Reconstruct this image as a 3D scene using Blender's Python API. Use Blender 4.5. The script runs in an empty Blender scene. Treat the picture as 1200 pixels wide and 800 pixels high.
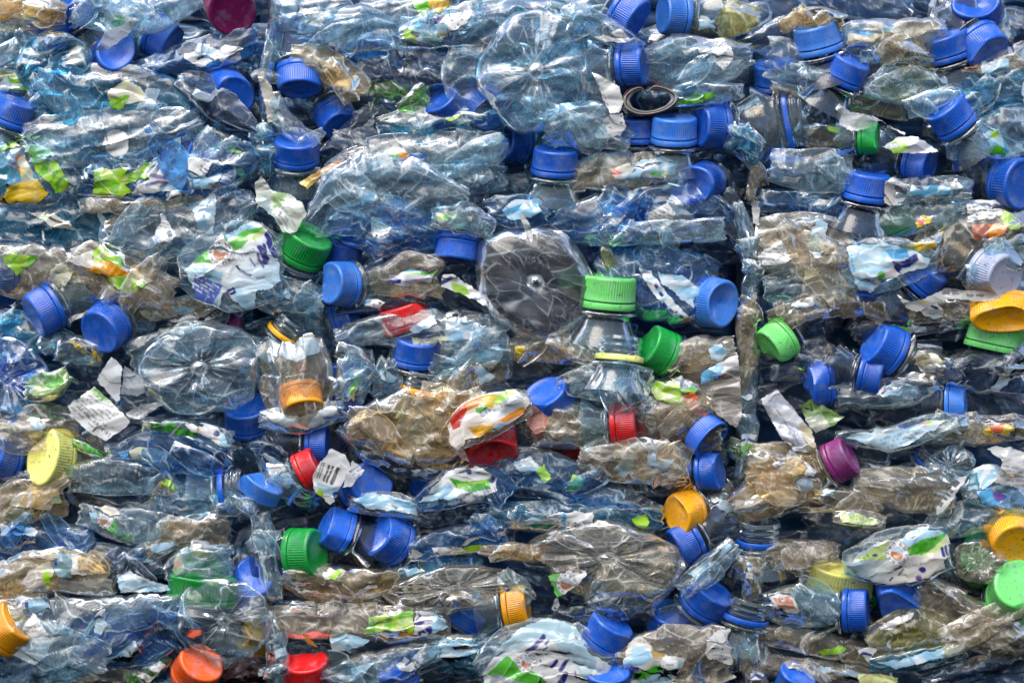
import bpy, math, zlib
import numpy as np

# ------------------------------------------------------------------ scale
# Flat wall of pressed bales. Layout unit = 0.56 mm (a 50-unit bottle cap is 28 mm wide).
U = 0.00056
DIST = 2900.0            # camera distance in layout units (about 1.6 m)
ZC = 1.25                # height of the middle of the view above the ground, metres
scene = bpy.context.scene
COL = scene.collection

def W(p):
    """layout (x right, y down, d towards the viewer) -> metres"""
    p = np.asarray(p, dtype=np.float64)
    k = (DIST - p[..., 2]) / DIST
    o = np.empty_like(p)
    o[..., 0] = (p[..., 0] - 600.0) * U * k
    o[..., 1] = -p[..., 2] * U
    o[..., 2] = ZC + (400.0 - p[..., 1]) * U * k
    return o

# ------------------------------------------------------------------ noise
class Noise:
    def __init__(self, seed):
        r = np.random.RandomState(seed % (2**31))
        self.r = r
        self.tab = r.rand(64, 64, 2)
        self.amp = r.rand(64, 64)
        self.w = [(r.uniform(-1, 1), r.uniform(-1, 1), r.uniform(0, 6.28)) for _ in range(14)]
    def smooth(self, x, y, k=0):
        o = 0
        for i in range(5):
            a, b, c = self.w[(k * 5 + i) % 14]
            n = math.hypot(a, b) + 1e-6
            f = 0.7 + 0.35 * i
            o = o + np.sin((a / n * x + b / n * y) * f * 6.28 + c + k) / (1 + 0.5 * i)
        return o / 2.4
    def worley(self, x, y):
        ix = np.floor(x).astype(int); iy = np.floor(y).astype(int)
        f1 = np.full(x.shape, 9.0); f2 = np.full(x.shape, 9.0); am = np.zeros(x.shape)
        for dx in (-1, 0, 1):
            for dy in (-1, 0, 1):
                cx = ix + dx; cy = iy + dy
                j = self.tab[cx % 64, cy % 64]
                d = (cx + j[..., 0] - x) ** 2 + (cy + j[..., 1] - y) ** 2
                n = d < f1
                am = np.where(n, self.amp[cx % 64, cy % 64], am)
                f2 = np.where(n, f1, np.minimum(f2, d))
                f1 = np.where(n, d, f1)
        return f1, f2, am

def tri(x):
    return np.abs((x % 1.0) - 0.5) * 2.0

def crumple(N, u, v, big=1.0, small=1.0, asp=1.0):
    """pressed-film relief: concave dents that meet in sharp ridges. u along, v across (layout units)."""
    uw = u + 11 * N.smooth(u / 130, v / 80, 0) + 2.5 * N.smooth(u / 38, v / 30, 2)
    vw = v + 8 * N.smooth(u / 120, v / 90, 1) + 2.0 * N.smooth(u / 33, v / 36, 3)
    ca, sa = math.cos(0.35 * N.w[2][0]), math.sin(0.35 * N.w[2][0])
    a1, b1, m1 = N.worley(uw / (66 * asp) + 3, (vw + 0.22 * uw * N.w[0][0]) / 28 + 5)
    a2, b2, m2 = N.worley((ca * uw + sa * vw) / (30 * asp) + 11, (ca * vw - sa * uw) / 15 + 7)
    a3, b3, m3 = N.worley((ca * uw - sa * vw) / 10 + 21, (ca * vw + sa * uw) / 6.5 + 17)
    # straight knife folds of random direction, long along the squeezed axis
    f = 0; fc = 0
    for i in range(4):
        g = 0.5 * N.w[4 + i][0] + (0 if i % 2 else 0.12)
        ph = (vw * math.cos(g) + uw * math.sin(g)) / (21.0 + 9 * i) + N.w[8 + i][2] + 0.35 * N.smooth(u / 160, v / 160, i % 4)
        t = tri(ph); k = np.clip(N.smooth(u / 85, v / 50, (i + 1) % 5) + 0.15, 0, 1)
        f = f + (4.2 + 1.2 * i) * t * k
        fc = np.maximum(fc, np.clip((t - 0.945) / 0.055, 0, 1) * np.clip(k * 1.6, 0, 1))
    rough = np.clip(N.smooth(u / 75, v / 55, 4) * 0.9 + 0.45, 0.08, 1.2)     # some zones stay smooth, some are crumpled
    h = big * (5.5 * a1 * (0.3 + m1) + f) + small * rough * (2.0 * a2 * (0.3 + m2) + 0.2 * a3)
    e1 = np.sqrt(b1) - np.sqrt(a1); e2 = np.sqrt(b2) - np.sqrt(a2); e3 = np.sqrt(b3) - np.sqrt(a3)
    k1 = np.clip(N.smooth(u / 50, v / 30, 3) * 0.9 + 0.75, 0, 1)
    k2 = np.clip(N.smooth(u / 34, v / 22, 4) * 0.9 + 0.5, 0, 1)
    cr = np.maximum(np.exp(-(e1 / 0.027) ** 2) * k1, np.exp(-(e2 / 0.052) ** 2) * k2 * rough)
    cr = np.maximum(cr, fc * np.clip(k1 + .2, 0, 1) * .9)
    cr = np.maximum(cr, np.exp(-(e3 / 0.07) ** 2) * np.clip(k1 + k2 - .9, 0, 1) * rough * .7)
    return h, cr

# ------------------------------------------------------------------ objects
def mesh_from_grid(name, P, mask=None, closed_v=False, attrs=None, col=None, smooth=True, flip=False):
    """P (n,m,3) metres"""
    n, m = P.shape[:2]
    idx = np.arange(n * m).reshape(n, m)
    if closed_v:
        nx = np.roll(idx, -1, axis=1)
        q = np.stack([idx[:-1], idx[1:], nx[1:], nx[:-1]], -1).reshape(-1, 4)
    else:
        q = np.stack([idx[:-1, :-1], idx[1:, :-1], idx[1:, 1:], idx[:-1, 1:]], -1)
        if mask is not None:
            q = q[mask]
        q = q.reshape(-1, 4)
    V = P.reshape(-1, 3)
    if mask is not None:
        used = np.zeros(len(V), bool); used[q.ravel()] = True
        re = np.cumsum(used) - 1
        q = re[q]; V = V[used]
        if attrs: attrs = {k: a.reshape(-1)[used] for k, a in attrs.items()}
        if col is not None: col = col.reshape(-1, 4)[used]
    if flip: q = q[:, ::-1]
    return make_mesh(name, V, q, attrs, col, smooth)

def make_mesh(name, V, q, attrs=None, col=None, smooth=True):
    me = bpy.data.meshes.new(name)
    V = np.ascontiguousarray(V, dtype=np.float32); q = np.ascontiguousarray(q, dtype=np.int32)
    nf = len(q)
    me.vertices.add(len(V)); me.vertices.foreach_set('co', V.ravel())
    me.loops.add(nf * 4); me.loops.foreach_set('vertex_index', q.ravel())
    me.polygons.add(nf)
    me.polygons.foreach_set('loop_start', np.arange(0, nf * 4, 4, dtype=np.int32))
    me.polygons.foreach_set('use_smooth', np.full(nf, smooth))
    for k, a in (attrs or {}).items():
        at = me.attributes.new(k, 'FLOAT', 'POINT')
        at.data.foreach_set('value', np.ascontiguousarray(a.reshape(-1), dtype=np.float32))
    if col is not None:
        at = me.attributes.new('print', 'FLOAT_COLOR', 'POINT')
        at.data.foreach_set('color', np.ascontiguousarray(col.reshape(-1), dtype=np.float32))
    me.update(calc_edges=True)
    return me

def link(name, me, mat, parent=None, origin=None, color=None):
    o = bpy.data.objects.new(name, me)
    COL.objects.link(o)
    if mat: me.materials.append(mat)
    if origin is not None:
        co = np.empty(len(me.vertices) * 3, np.float32); me.vertices.foreach_get('co', co)
        co = (co.reshape(-1, 3) - np.asarray(origin, np.float32)); me.vertices.foreach_set('co', co.ravel())
        if parent is None: o.location = origin
    if parent is not None: o.parent = parent
    if color is not None: o.color = color
    return o

def tag(o, label, cat, group=None, kind=None):
    o['label'] = label; o['category'] = cat
    if group: o['group'] = group
    if kind: o['kind'] = kind

def empty(name, loc):
    o = bpy.data.objects.new(name, None); COL.objects.link(o)
    o.location = loc; o.empty_display_size = 0.01
    return o

# ------------------------------------------------------------------ crushed bottle shell
TINT = {'c': (.60, .78, .87, .15), 'b': (.22, .52, .84, .03), 't': (.24, .62, .80, .05), 'w': (.85, .78, .65, .75),
        'd': (.26, .38, .54, .06), 'e': (.92, .76, .48, 1.5), 'g': (.40, .75, .28, .15), 'm': (.66, .83, .91, .06),
        'v': (.82, .80, .44, .7), 'r': (.42, .12, .10, .2), 's': (.46, .50, .56, .25)}

def resample(pts, n):
    P = np.array([tuple(p) + ((0,) if len(p) == 3 else ()) for p in pts], float)
    for _ in range(3):
        if len(P) < 3: break
        a = 0.75 * P[:-1] + 0.25 * P[1:]; b = 0.25 * P[:-1] + 0.75 * P[1:]
        mid = np.stack([a, b], 1).reshape(-1, P.shape[1])
        P = np.concatenate([P[:1], mid[1:-1], P[-1:]])
    s = np.concatenate([[0], np.cumsum(np.linalg.norm(np.diff(P[:, [0, 1, 3]], axis=0), axis=1))])
    return P, s

class Shell:
    def __init__(self, spine, z, T, seed, big=1.0, small=1.0, ribs=0, a=None, b=None, asp=1.0, ends=0.92, jag=.15):
        self.P, self.S = resample(spine, 0)
        self.L = self.S[-1]; self.z = z; self.T = T
        self.N = Noise(seed); self.NB = Noise(seed + 7919)
        r = self.N.r
        self.a = a or r.uniform(1.4, 2.6); self.b = b or r.uniform(0.5, 0.9)
        self.big, self.small, self.ribs, self.asp, self.ends = big, small, ribs, asp, ends
        self.hm = float(np.mean(self.P[:, 2]))
        self.q = r.uniform(-0.35, 0.35)
        nk = max(4, int(self.L / 15)); j = jag
        self.ku = np.sort(np.concatenate([[0, self.L], r.uniform(0, self.L, nk)]))
        self.kt = r.uniform(-j, j, nk + 2); self.kb = r.uniform(-j, j, nk + 2)
        self.kv = np.linspace(-1, 1, 11) + np.concatenate([[0], r.uniform(-.08, .08, 9), [0]])
        self.e0 = r.uniform(-.5, .5, 11) * j * 2.2; self.e1 = r.uniform(-.5, .5, 11) * j * 2.2
    def at(self, s):
        ss = s * self.L
        f = lambda k: np.interp(ss, self.S, self.P[:, k])
        x, y, h, dz = f(0), f(1), f(2), f(3)
        e = 2.0
        g = lambda k: (np.interp(np.clip(ss + e, 0, self.L), self.S, self.P[:, k]) - np.interp(np.clip(ss - e, 0, self.L), self.S, self.P[:, k]))
        tx, ty, tz = g(0), g(1), g(3)
        l2 = np.hypot(tx, ty) + 1e-6
        return x, y, h, dz, tx / l2, ty / l2, tz / (l2 + 0.3)
    def eval(self, s, v, back=False):
        x, y, h, dz, tx, ty, tz = self.at(s)
        N = self.NB if back else self.N
        u = s * self.L; w = v * np.minimum(h, self.hm * 1.6)
        hgt, cr = crumple(N, u, w, self.big, self.small, self.asp)
        endt = np.clip(np.minimum(s, 1 - s) * self.L / (0.6 * self.hm + 4), 0, 1) ** 0.5
        M = self.N
        rag = 1 + np.interp(u, self.ku, self.kt) * np.clip(v * 1.5 + .5, 0, 1) + np.interp(u, self.ku, self.kb) * np.clip(.5 - v * 1.5, 0, 1)
        hh = h * rag * (self.ends + (1 - self.ends) * endt)
        prof = np.clip(1 - np.abs(v) ** self.a, 0, 1) ** self.b
        T = self.T * (0.12 + 0.88 * endt)
        edge = 1 - np.abs(v) ** 5
        fold = self.q * self.T * v * edge                       # leans the sheet so it is not symmetrical
        if self.ribs:
            hgt = hgt + 2.0 * np.abs(np.sin(math.pi * u / self.ribs)) ** 0.6
        if back: d = -(0.8 * T * prof) - 0.6 * (hgt - 5) * edge + fold
        else: d = T * prof + (hgt - 5) * edge * (0.25 + 0.75 * endt) + fold
        lat = 1.6 * N.smooth(u / 22, w / 14, 1) * edge
        nx, ny = -ty, tx
        cz = np.clip(tz, -2.5, 2.5)
        off = v * hh + lat
        lon = 1.5 * N.smooth(u / 18, w / 25, 3)
        lon = lon - np.interp(v, self.kv, self.e0) * h * np.clip(1 - u / (1.2 * self.hm), 0, 1) + np.interp(v, self.kv, self.e1) * h * np.clip(1 - (self.L - u) / (1.2 * self.hm), 0, 1)
        X = x + nx * off + tx * lon - tx * cz * d / (1 + cz * cz) ** .5 * 0.6
        Y = y + ny * off + ty * lon - ty * cz * d / (1 + cz * cz) ** .5 * 0.6
        D = self.z + dz + d / (1 + cz * cz) ** .5
        dirt = np.clip(0.5 + 0.6 * M.smooth(u / 70, w / 45, 4) + 0.35 * M.smooth(u / 25, w / 15, 2), 0, 1)
        return np.stack([X, Y, D], -1), cr, dirt, np.stack([x + nx * v * hh, y + ny * v * hh], -1)
    def mesh(self, step=1.55, flaps=()):
        n = max(8, int(self.L / step) + 1)
        m = max(8, int(2 * max(self.P[:, 2]) / step) + 1)
        s = np.linspace(0, 1, n)[:, None]
        vf = np.sin(np.linspace(-1, 1, m) * math.pi / 2 * 0.999)
        vf = 0.5 * vf + 0.5 * np.linspace(-1, 1, m)
        vb = vf[::-1][1:-1][::2]
        Sf, Vf = np.broadcast_arrays(s, vf[None, :]); Sb, Vb = np.broadcast_arrays(s, vb[None, :])
        A = self.eval(Sf, Vf); B = self.eval(Sb, Vb, True)
        P = np.concatenate([A[0], B[0]], 1); cr = np.concatenate([A[1], B[1]], 1); di = np.concatenate([A[2], B[2]], 1)
        n, m = P.shape[:2]
        idx = np.arange(n * m).reshape(n, m); nx = np.roll(idx, -1, axis=1)
        V = [W(P).reshape(-1, 3)]; Q = [np.stack([idx[:-1], idx[1:], nx[1:], nx[:-1]], -1).reshape(-1, 4)]
        A1, A2, k = [cr.ravel()], [di.ravel()], n * m
        for f in flaps:                                            # torn walls folded back over the shell
            n, m = max(6, int(f.L / step)), max(6, int(2 * f.hm / step))
            s2, v2 = np.meshgrid(np.linspace(0, 1, n), np.linspace(-1, 1, m), indexing='ij')
            p, c2, d2, _ = f.eval(s2, v2)
            p[..., 2] += f.lean * v2 * f.hm
            idx = np.arange(n * m).reshape(n, m) + k
            Q.append(np.stack([idx[:-1, :-1], idx[1:, :-1], idx[1:, 1:], idx[:-1, 1:]], -1).reshape(-1, 4))
            edge = np.clip((np.abs(v2) - .94) / .06, 0, 1) * .5
            V.append(W(p).reshape(-1, 3)); A1.append(np.maximum(c2, edge).ravel()); A2.append(d2.ravel()); k += n * m
        return make_mesh('shell', np.concatenate(V), np.concatenate(Q), {'crease': np.concatenate(A1), 'dirt': np.concatenate(A2)})
    def label(self, poly, art, lift=1.2, step=1.0, rag=1.5, seed=0):
        poly = np.array(poly, float)
        n = max(8, int(self.L / step) + 1); m = max(8, int(2 * max(self.P[:, 2]) / step) + 1)
        s, v = np.meshgrid(np.linspace(0, 1, n), np.linspace(-1, 1, m), indexing='ij')
        P, cr, di, Q = self.eval(s, v)
        K = Noise(seed + 5)
        rx = rag * K.smooth(Q[..., 0] / 22, Q[..., 1] / 22, 0) + 0.5 * rag * K.smooth(Q[..., 0] / 7, Q[..., 1] / 7, 1)
        ry = rag * K.smooth(Q[..., 0] / 20, Q[..., 1] / 20, 2)
        ins = inside(poly, P[..., 0] * 0.4 + Q[..., 0] * 0.6 + rx, P[..., 1] * 0.4 + Q[..., 1] * 0.6 + ry)
        mask = ins[:-1, :-1] & ins[1:, :-1] & ins[1:, 1:] & ins[:-1, 1:]
        if mask.sum() < 4: return None
        P = P.copy(); P[..., 2] += lift
        ax = P[..., 0] * 0.5 + Q[..., 0] * 0.5; ay = P[..., 1] * 0.5 + Q[..., 1] * 0.5
        col = paint(art, ax, ay, seed)
        return mesh_from_grid('label', W(P), mask=mask, attrs={'crease': cr}, col=col)

def inside(poly, x, y):
    r = np.zeros(x.shape, bool); n = len(poly)
    for i in range(n):
        x0, y0 = poly[i]; x1, y1 = poly[(i + 1) % n]
        if y0 == y1: continue
        c = ((y0 > y) != (y1 > y)) & (x < (x1 - x0) * (y - y0) / (y1 - y0) + x0)
        r ^= c
    return r

def seg_dist(x, y, pts):
    d = np.full(x.shape, 1e9)
    for (x0, y0), (x1, y1) in zip(pts[:-1], pts[1:]):
        dx, dy = x1 - x0, y1 - y0
        t = np.clip(((x - x0) * dx + (y - y0) * dy) / (dx * dx + dy * dy + 1e-9), 0, 1)
        d = np.minimum(d, np.hypot(x - x0 - t * dx, y - y0 - t * dy))
    return d

# ------------------------------------------------------------------ printing on labels
C = {'white': (.84, .84, .82), 'cream': (.66, .62, .50), 'pale': (.40, .65, .80), 'sky': (.08, .38, .68), 'teal': (.03, .20, .30),
     'navy': (.02, .025, .20), 'blue': (.03, .12, .48), 'green': (.07, .45, .02), 'lime': (.36, .66, .02), 'dgreen': (.02, .17, .03),
     'yellow': (.80, .55, .02), 'orange': (.80, .26, .01), 'red': (.62, .04, .02), 'pink': (.78, .36, .28), 'brown': (.30, .12, .05),
     'grey': (.30, .31, .34), 'lilac': (.45, .45, .68), 'black': (.02, .02, .03), 'purple': (.12, .06, .30), 'leaf': (.62, .72, .30)}
FONT = {'A': '0,0 .5,1 1,0;.2,.4 .8,.4', 'B': '0,0 0,1 .8,.9 .7,.5 0,.5;.7,.5 .9,.2 0,0', 'D': '0,0 0,1 .7,.8 .9,.5 .7,.2 0,0', 'E': '1,1 0,1 0,0 1,0;0,.5 .7,.5',
        'F': '1,1 0,1 0,0;0,.5 .7,.5', 'G': '1,.85 .5,1 0,.5 .5,0 1,.2 1,.5 .6,.5', 'H': '0,0 0,1;1,0 1,1;0,.5 1,.5', 'I': '.5,0 .5,1', 'L': '0,1 0,0 .9,0',
        'M': '0,0 0,1 .5,.4 1,1 1,0', 'N': '0,0 0,1 1,0 1,1', 'O': '.5,0 0,.3 0,.7 .5,1 1,.7 1,.3 .5,0', 'P': '0,0 0,1 .9,.9 .9,.6 0,.5', 'R': '0,0 0,1 .9,.9 .9,.6 0,.5;.4,.5 1,0',
        'S': '1,.9 .5,1 0,.75 1,.3 .5,0 0,.1', 'T': '0,1 1,1;.5,1 .5,0', 'U': '0,1 0,.2 .5,0 1,.2 1,1', 'V': '0,1 .5,0 1,1', 'W': '0,1 .25,0 .5,.7 .75,0 1,1', 'Y': '0,1 .5,.5 1,1;.5,.5 .5,0',
        '1': '.2,.8 .6,1 .6,0', '5': '1,1 .1,1 0,.55 .7,.6 1,.3 .5,0 0,.1', '0': '.5,0 0,.3 0,.7 .5,1 1,.7 1,.3 .5,0', '3': '0,1 1,1 .4,.6 1,.3 .5,0 0,.1', '8': '.5,.5 0,.75 .5,1 1,.75 .5,.5 0,.25 .5,0 1,.25 .5,.5',
        'a': '.8,.6 .2,.5 .1,.1 .5,0 .8,.2;.8,.6 .8,0', 'c': '.8,.5 .3,.6 .1,.3 .3,0 .8,.1', 'e': '.1,.3 .8,.35 .6,.6 .2,.5 .1,.2 .4,0 .8,.1', 'i': '.4,0 .4,.6;.4,.8 .4,.9', 'm': '0,0 0,.6;0,.5 .3,.6 .4,0;.4,.5 .8,.6 .9,0',
        'n': '.1,0 .1,.6;.1,.5 .6,.6 .8,0', 'r': '.1,0 .1,.6;.1,.4 .7,.6', 's': '.8,.55 .2,.55 .2,.35 .8,.25 .7,0 .1,.05', 't': '.4,.95 .4,.1 .7,0;.1,.6 .7,.6', 'v': '0,.6 .4,0 .8,.6', 'o': '.4,0 .1,.3 .4,.6 .8,.3 .4,0',
        'l': '.4,0 .4,1', 'd': '.8,1 .8,0 .3,0 .1,.3 .4,.6 .8,.5', 'p': '.1,-.3 .1,.6 .6,.6 .8,.3 .5,0 .1,.1', 'g': '.8,.6 .3,.6 .1,.3 .4,0 .8,.2;.8,.6 .8,-.2 .2,-.3', 'u': '.1,.6 .1,.1 .5,0 .8,.2;.8,.6 .8,0',
        'h': '.1,0 .1,1;.1,.5 .6,.6 .8,0', '-': '.1,.4 .8,.4', '%': '0,0 1,1;.1,.9 .3,.7;.7,.3 .9,.1', '.': '.3,0 .4,.1'}
def colour(c):
    return np.array(C[c] if isinstance(c, str) else c[:3], float)
def paint(art, x, y, seed=0):
    K = Noise(seed + 99)
    x = x + 1.2 * K.smooth(x / 30, y / 30, 0); y = y + 1.2 * K.smooth(x / 28, y / 28, 1)
    rgb = np.ones(x.shape + (3,)) * 0.7; al = np.ones(x.shape)
    def put(m, c, a=1.0):
        nonlocal rgb
        m = (np.clip(m, 0, 1) * a)[..., None]; rgb = rgb * (1 - m) + colour(c) * m
    for op in art:
        k = op[0]
        if k == 'f':
            rgb[...] = colour(op[1]); al[...] = op[2] if len(op) > 2 else 1
        elif k == 'g':                                       # printed blend between two inks: colA, colB, x0,y0,x1,y1
            x0, y0, x1, y1 = op[3:7]
            t = np.clip(((x - x0) * (x1 - x0) + (y - y0) * (y1 - y0)) / ((x1 - x0) ** 2 + (y1 - y0) ** 2), 0, 1)[..., None]
            rgb[...] = colour(op[1]) * (1 - t) + colour(op[2]) * t
        elif k == 'e':
            cx, cy, rx, ry, c = op[1:6]
            put((1.05 - np.hypot((x - cx) / rx, (y - cy) / ry)) * min(rx, ry) * 0.8, c)
        elif k == 'p':
            put(inside(np.array(op[1], float), x, y).astype(float), op[2])
        elif k == 'a':                                       # opacity inside a polygon
            al = np.where(inside(np.array(op[1], float), x, y), op[2], al)
        elif k == 'l':
            put((op[2] / 2 + 0.5 - seg_dist(x, y, op[1])), op[3])
        elif k == 's':                                       # round seal: white ring of small marks, earth and sky inside
            cx, cy, r = op[1:4]
            d = np.hypot(x - cx, y - cy); th = np.arctan2(y - cy, x - cx)
            put((r + 1 - d), 'grey'); put((r - d), 'white')
            put(((np.abs(d - r * .80) < r * .11) & (np.sin(th * 17) * np.sin(th * 7 + 1) > 0.05)).astype(float), 'black', .8)
            put((r * .62 - d) * 1.0, (.45, .17, .07)); put(((d < r * .62) & (y - cy < -r * .12 + 0.3 * (x - cx))).astype(float), (.45, .55, .62))
            put(((d < r * .5) & (K.smooth(x / 5, y / 5, 2) > .5) & (y > cy)).astype(float), (.75, .40, .25))
        elif k == 'n':                                       # rows of fine print: x,y start, angle, length, rows, pitch, ink
            x0, y0, an, ln, rows, pt, c = op[1:8]
            a = math.radians(an); uu = (x - x0) * math.cos(a) + (y - y0) * math.sin(a); vv = -(x - x0) * math.sin(a) + (y - y0) * math.cos(a)
            row = np.floor(vv / pt); fr = vv / pt - row
            ok = (row >= 0) & (row < rows) & (uu > 0) & (uu < ln * (0.75 + 0.25 * np.abs(np.sin(row * 5.3 + seed)))) & (fr > .25) & (fr < .72)
            word = np.sin(uu / 2.3 + row * 9.1 + seed) + 0.8 * np.sin(uu / 0.9 + row * 3.7) + 0.7 * np.sin(uu / 5.1 + row * 1.3)
            put((ok & (word > -0.35)).astype(float), c, .75)
        elif k == 'b':                                       # bar code
            x0, y0, an, ln, hh = op[1:6]
            a = math.radians(an); uu = (x - x0) * math.cos(a) + (y - y0) * math.sin(a); vv = -(x - x0) * math.sin(a) + (y - y0) * math.cos(a)
            bar = (np.sin(np.floor(uu / 1.4) * 12.9898 + seed) * 43758.5) % 1.0
            put(((uu > 0) & (uu < ln) & (vv > 0) & (vv < hh) & (bar > .5)).astype(float), 'black', .9)
        elif k == 't':                                       # lettering: x,y baseline start, angle, cap height, text, ink, (stroke)
            x0, y0, an, ht, txt, c = op[1:7]; sw = op[7] if len(op) > 7 else max(0.9, ht * .16)
            a = math.radians(an)
            for i, ch in enumerate(txt):
                if ch == ' ' or ch not in FONT: continue
                for st in FONT[ch].split(';'):
                    pts = []
                    for q in st.split():
                        gx, gy = map(float, q.split(',')); gx = gx * ht * .62 + i * ht * .86; gy = -gy * ht
                        pts.append((x0 + gx * math.cos(a) - gy * math.sin(a), y0 + gx * math.sin(a) + gy * math.cos(a)))
                    put(sw / 2 + .35 - seg_dist(x, y, pts), c)
        elif k == 'v':                                       # veins / stripes: angle, pitch, ink, strength
            a = math.radians(op[1]); q = (x * math.cos(a) + y * math.sin(a)) / op[2] + 0.5 * K.smooth(x / 40, y / 40, 3)
            put((tri(q) > .62).astype(float), op[3], op[4])
    wear = np.clip(0.5 + 0.5 * K.smooth(x / 45, y / 45, 4), 0, 1)
    rgb = rgb * (0.90 + 0.1 * wear[..., None])
    return np.concatenate([rgb, al[..., None]], -1)

# ------------------------------------------------------------------ caps and necks
def frame(ang, tilt):
    a, t = math.radians(ang), math.radians(tilt)
    ax = np.array([math.cos(a) * math.cos(t), -math.sin(a) * math.cos(t), math.sin(t)])
    up = np.array([0, 0, 1.0]) if tilt < 60 else np.array([math.cos(a + 1.57), -math.sin(a + 1.57), 0])
    e1 = np.cross(up, ax); e1 /= np.linalg.norm(e1)
    e2 = np.cross(ax, e1)
    return e1, e2, ax
def lathe(prof, nth, rib=0, ribn=60):
    """prof rows: radius, height, rib strength"""
    th = np.linspace(0, 2 * math.pi, nth, endpoint=False)
    R = np.array([p[0] for p in prof])[:, None]; Z = np.array([p[1] for p in prof])[:, None]
    S = np.array([p[2] if len(p) > 2 else 0 for p in prof])[:, None]
    w = np.where(np.arange(nth) % 3 == 0, 0.0, 1.0)[None, :]
    R = R * (1 - rib * S * (1 - w))
    return np.stack([R * np.cos(th), R * np.sin(th), Z + 0 * th], -1)
CAP = [(.0, 1.16), (.45, 1.16), (.74, 1.165), (.80, 1.19), (.85, 1.20), (.90, 1.19), (.945, 1.15), (.968, 1.10, .3), (.977, 1.06, 1), (.985, .85, 1), (.992, .60, 1), (1.0, .40, 1),
       (1.005, .36, .2), (1.01, .30), (.99, .285), (.90, .285), (.88, .5), (.86, 1.05), (.4, 1.08), (0, 1.08)]
BAND = [(.90, .245), (1.0, .25), (1.015, .235), (1.02, .12), (1.03, .02), (1.015, 0), (.92, 0), (.90, .05)]
NECK = [(.80, 1.05), (.83, 1.08), (.87, 1.05), (.87, .98), (.93, .93), (.93, .88), (.87, .83), (.87, .70), (.93, .65), (.93, .60), (.87, .55), (.87, .42), (.92, .37), (.87, .32), (.87, .0),
        (.87, -.10), (1.10, -.12), (1.12, -.17), (1.10, -.22), (.90, -.25), (.91, -.45), (1.02, -.70), (1.22, -1.0), (1.4, -1.35)]
def warp_cap(P, rs, kind, sq):
    P = P.copy()
    fa = rs.uniform(0, 3.14); c, s = math.cos(fa), math.sin(fa)
    if sq != 1:                                               # pressed oval
        P[..., 0], P[..., 1] = P[..., 0] * (1 / math.sqrt(sq)), P[..., 1] * sq
    hz = np.clip(P[..., 2] / 1.2, 0, 1)
    P[..., 0] += 0.05 * rs.uniform(-1, 1) * hz; P[..., 1] += 0.05 * rs.uniform(-1, 1) * hz
    if 'd' in kind:
        r = np.hypot(P[..., 0] - 0.2 * c, P[..., 1] - 0.2 * s)
        P[..., 2] -= 0.42 * np.exp(-(r / 0.5) ** 2) * np.clip((P[..., 2] - .7) / .45, 0, 1)
    cuts = 0
    if 'c' in kind: cuts = 2
    elif 'k' in kind: cuts = 1
    for i in range(cuts):
        f = rs.uniform(0, 6.28); e = rs.uniform(0.15, 0.75)
        n = np.array([math.cos(f) * math.cos(e), math.sin(f) * math.cos(e), math.sin(e)])
        lim = rs.uniform(0.60, 0.85) + 0.75 * math.sin(e)
        dd = np.clip(P @ n - lim, 0, None)
        P -= n * (dd * 0.85)[..., None]
    w = 0.012 * np.sin(P[..., 0] * 5 + fa) * np.sin(P[..., 1] * 4 + P[..., 2] * 3)
    P[..., 0] += w; P[..., 1] -= w
    return P
def place(P, x, y, z, r, fr):
    e1, e2, ax = fr
    Q = P * r
    return Q[..., 0:1] * e1 + Q[..., 1:2] * e2 + Q[..., 2:3] * ax + np.array([x, y, z])

# ------------------------------------------------------------------ materials
def nodes(name):
    m = bpy.data.materials.new(name); m.use_nodes = True
    nt = m.node_tree; nt.nodes.clear()
    def nd(t, **k):
        n = nt.nodes.new(t)
        for a, b in k.items():
            if a.startswith('i_'): n.inputs[a[2:].replace('_', ' ')].default_value = b
            else: setattr(n, a, b)
        return n
    def ln(a, b): nt.links.new(a, b)
    def math_(op, a, b, clamp=False):
        n = nd('ShaderNodeMath', operation=op, use_clamp=clamp)
        for i, q in enumerate((a, b)):
            if isinstance(q, (int, float)): n.inputs[i].default_value = q
            else: ln(q, n.inputs[i])
        return n.outputs[0]
    def mix(fac, a, b):
        n = nd('ShaderNodeMixShader')
        if isinstance(fac, (int, float)): n.inputs[0].default_value = fac
        else: ln(fac, n.inputs[0])
        ln(a, n.inputs[1]); ln(b, n.inputs[2]); return n.outputs[0]
    def mixc(fac, a, b):
        n = nd('ShaderNodeMix', data_type='RGBA')
        for sock, q in ((n.inputs[0], fac), (n.inputs[6], a), (n.inputs[7], b)):
            if isinstance(q, (int, float)): sock.default_value = q
            elif isinstance(q, tuple): sock.default_value = q + (1,) if len(q) == 3 else q
            else: ln(q, sock)
        return n.outputs[2]
    out = nd('ShaderNodeOutputMaterial')
    return m, nd, ln, math_, mix, mixc, out

def bump(nd, ln, strength, scale, dist, detail=2.0):
    tc = nd('ShaderNodeTexCoord')
    n = nd('ShaderNodeTexNoise', i_Scale=scale, i_Detail=detail, i_Distortion=1.2)
    ln(tc.outputs['Object'], n.inputs['Vector'])
    b = nd('ShaderNodeBump', i_Strength=strength, i_Distance=dist)
    ln(n.outputs[0], b.inputs['Height'])
    return b.outputs[0], n.outputs[0]

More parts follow.
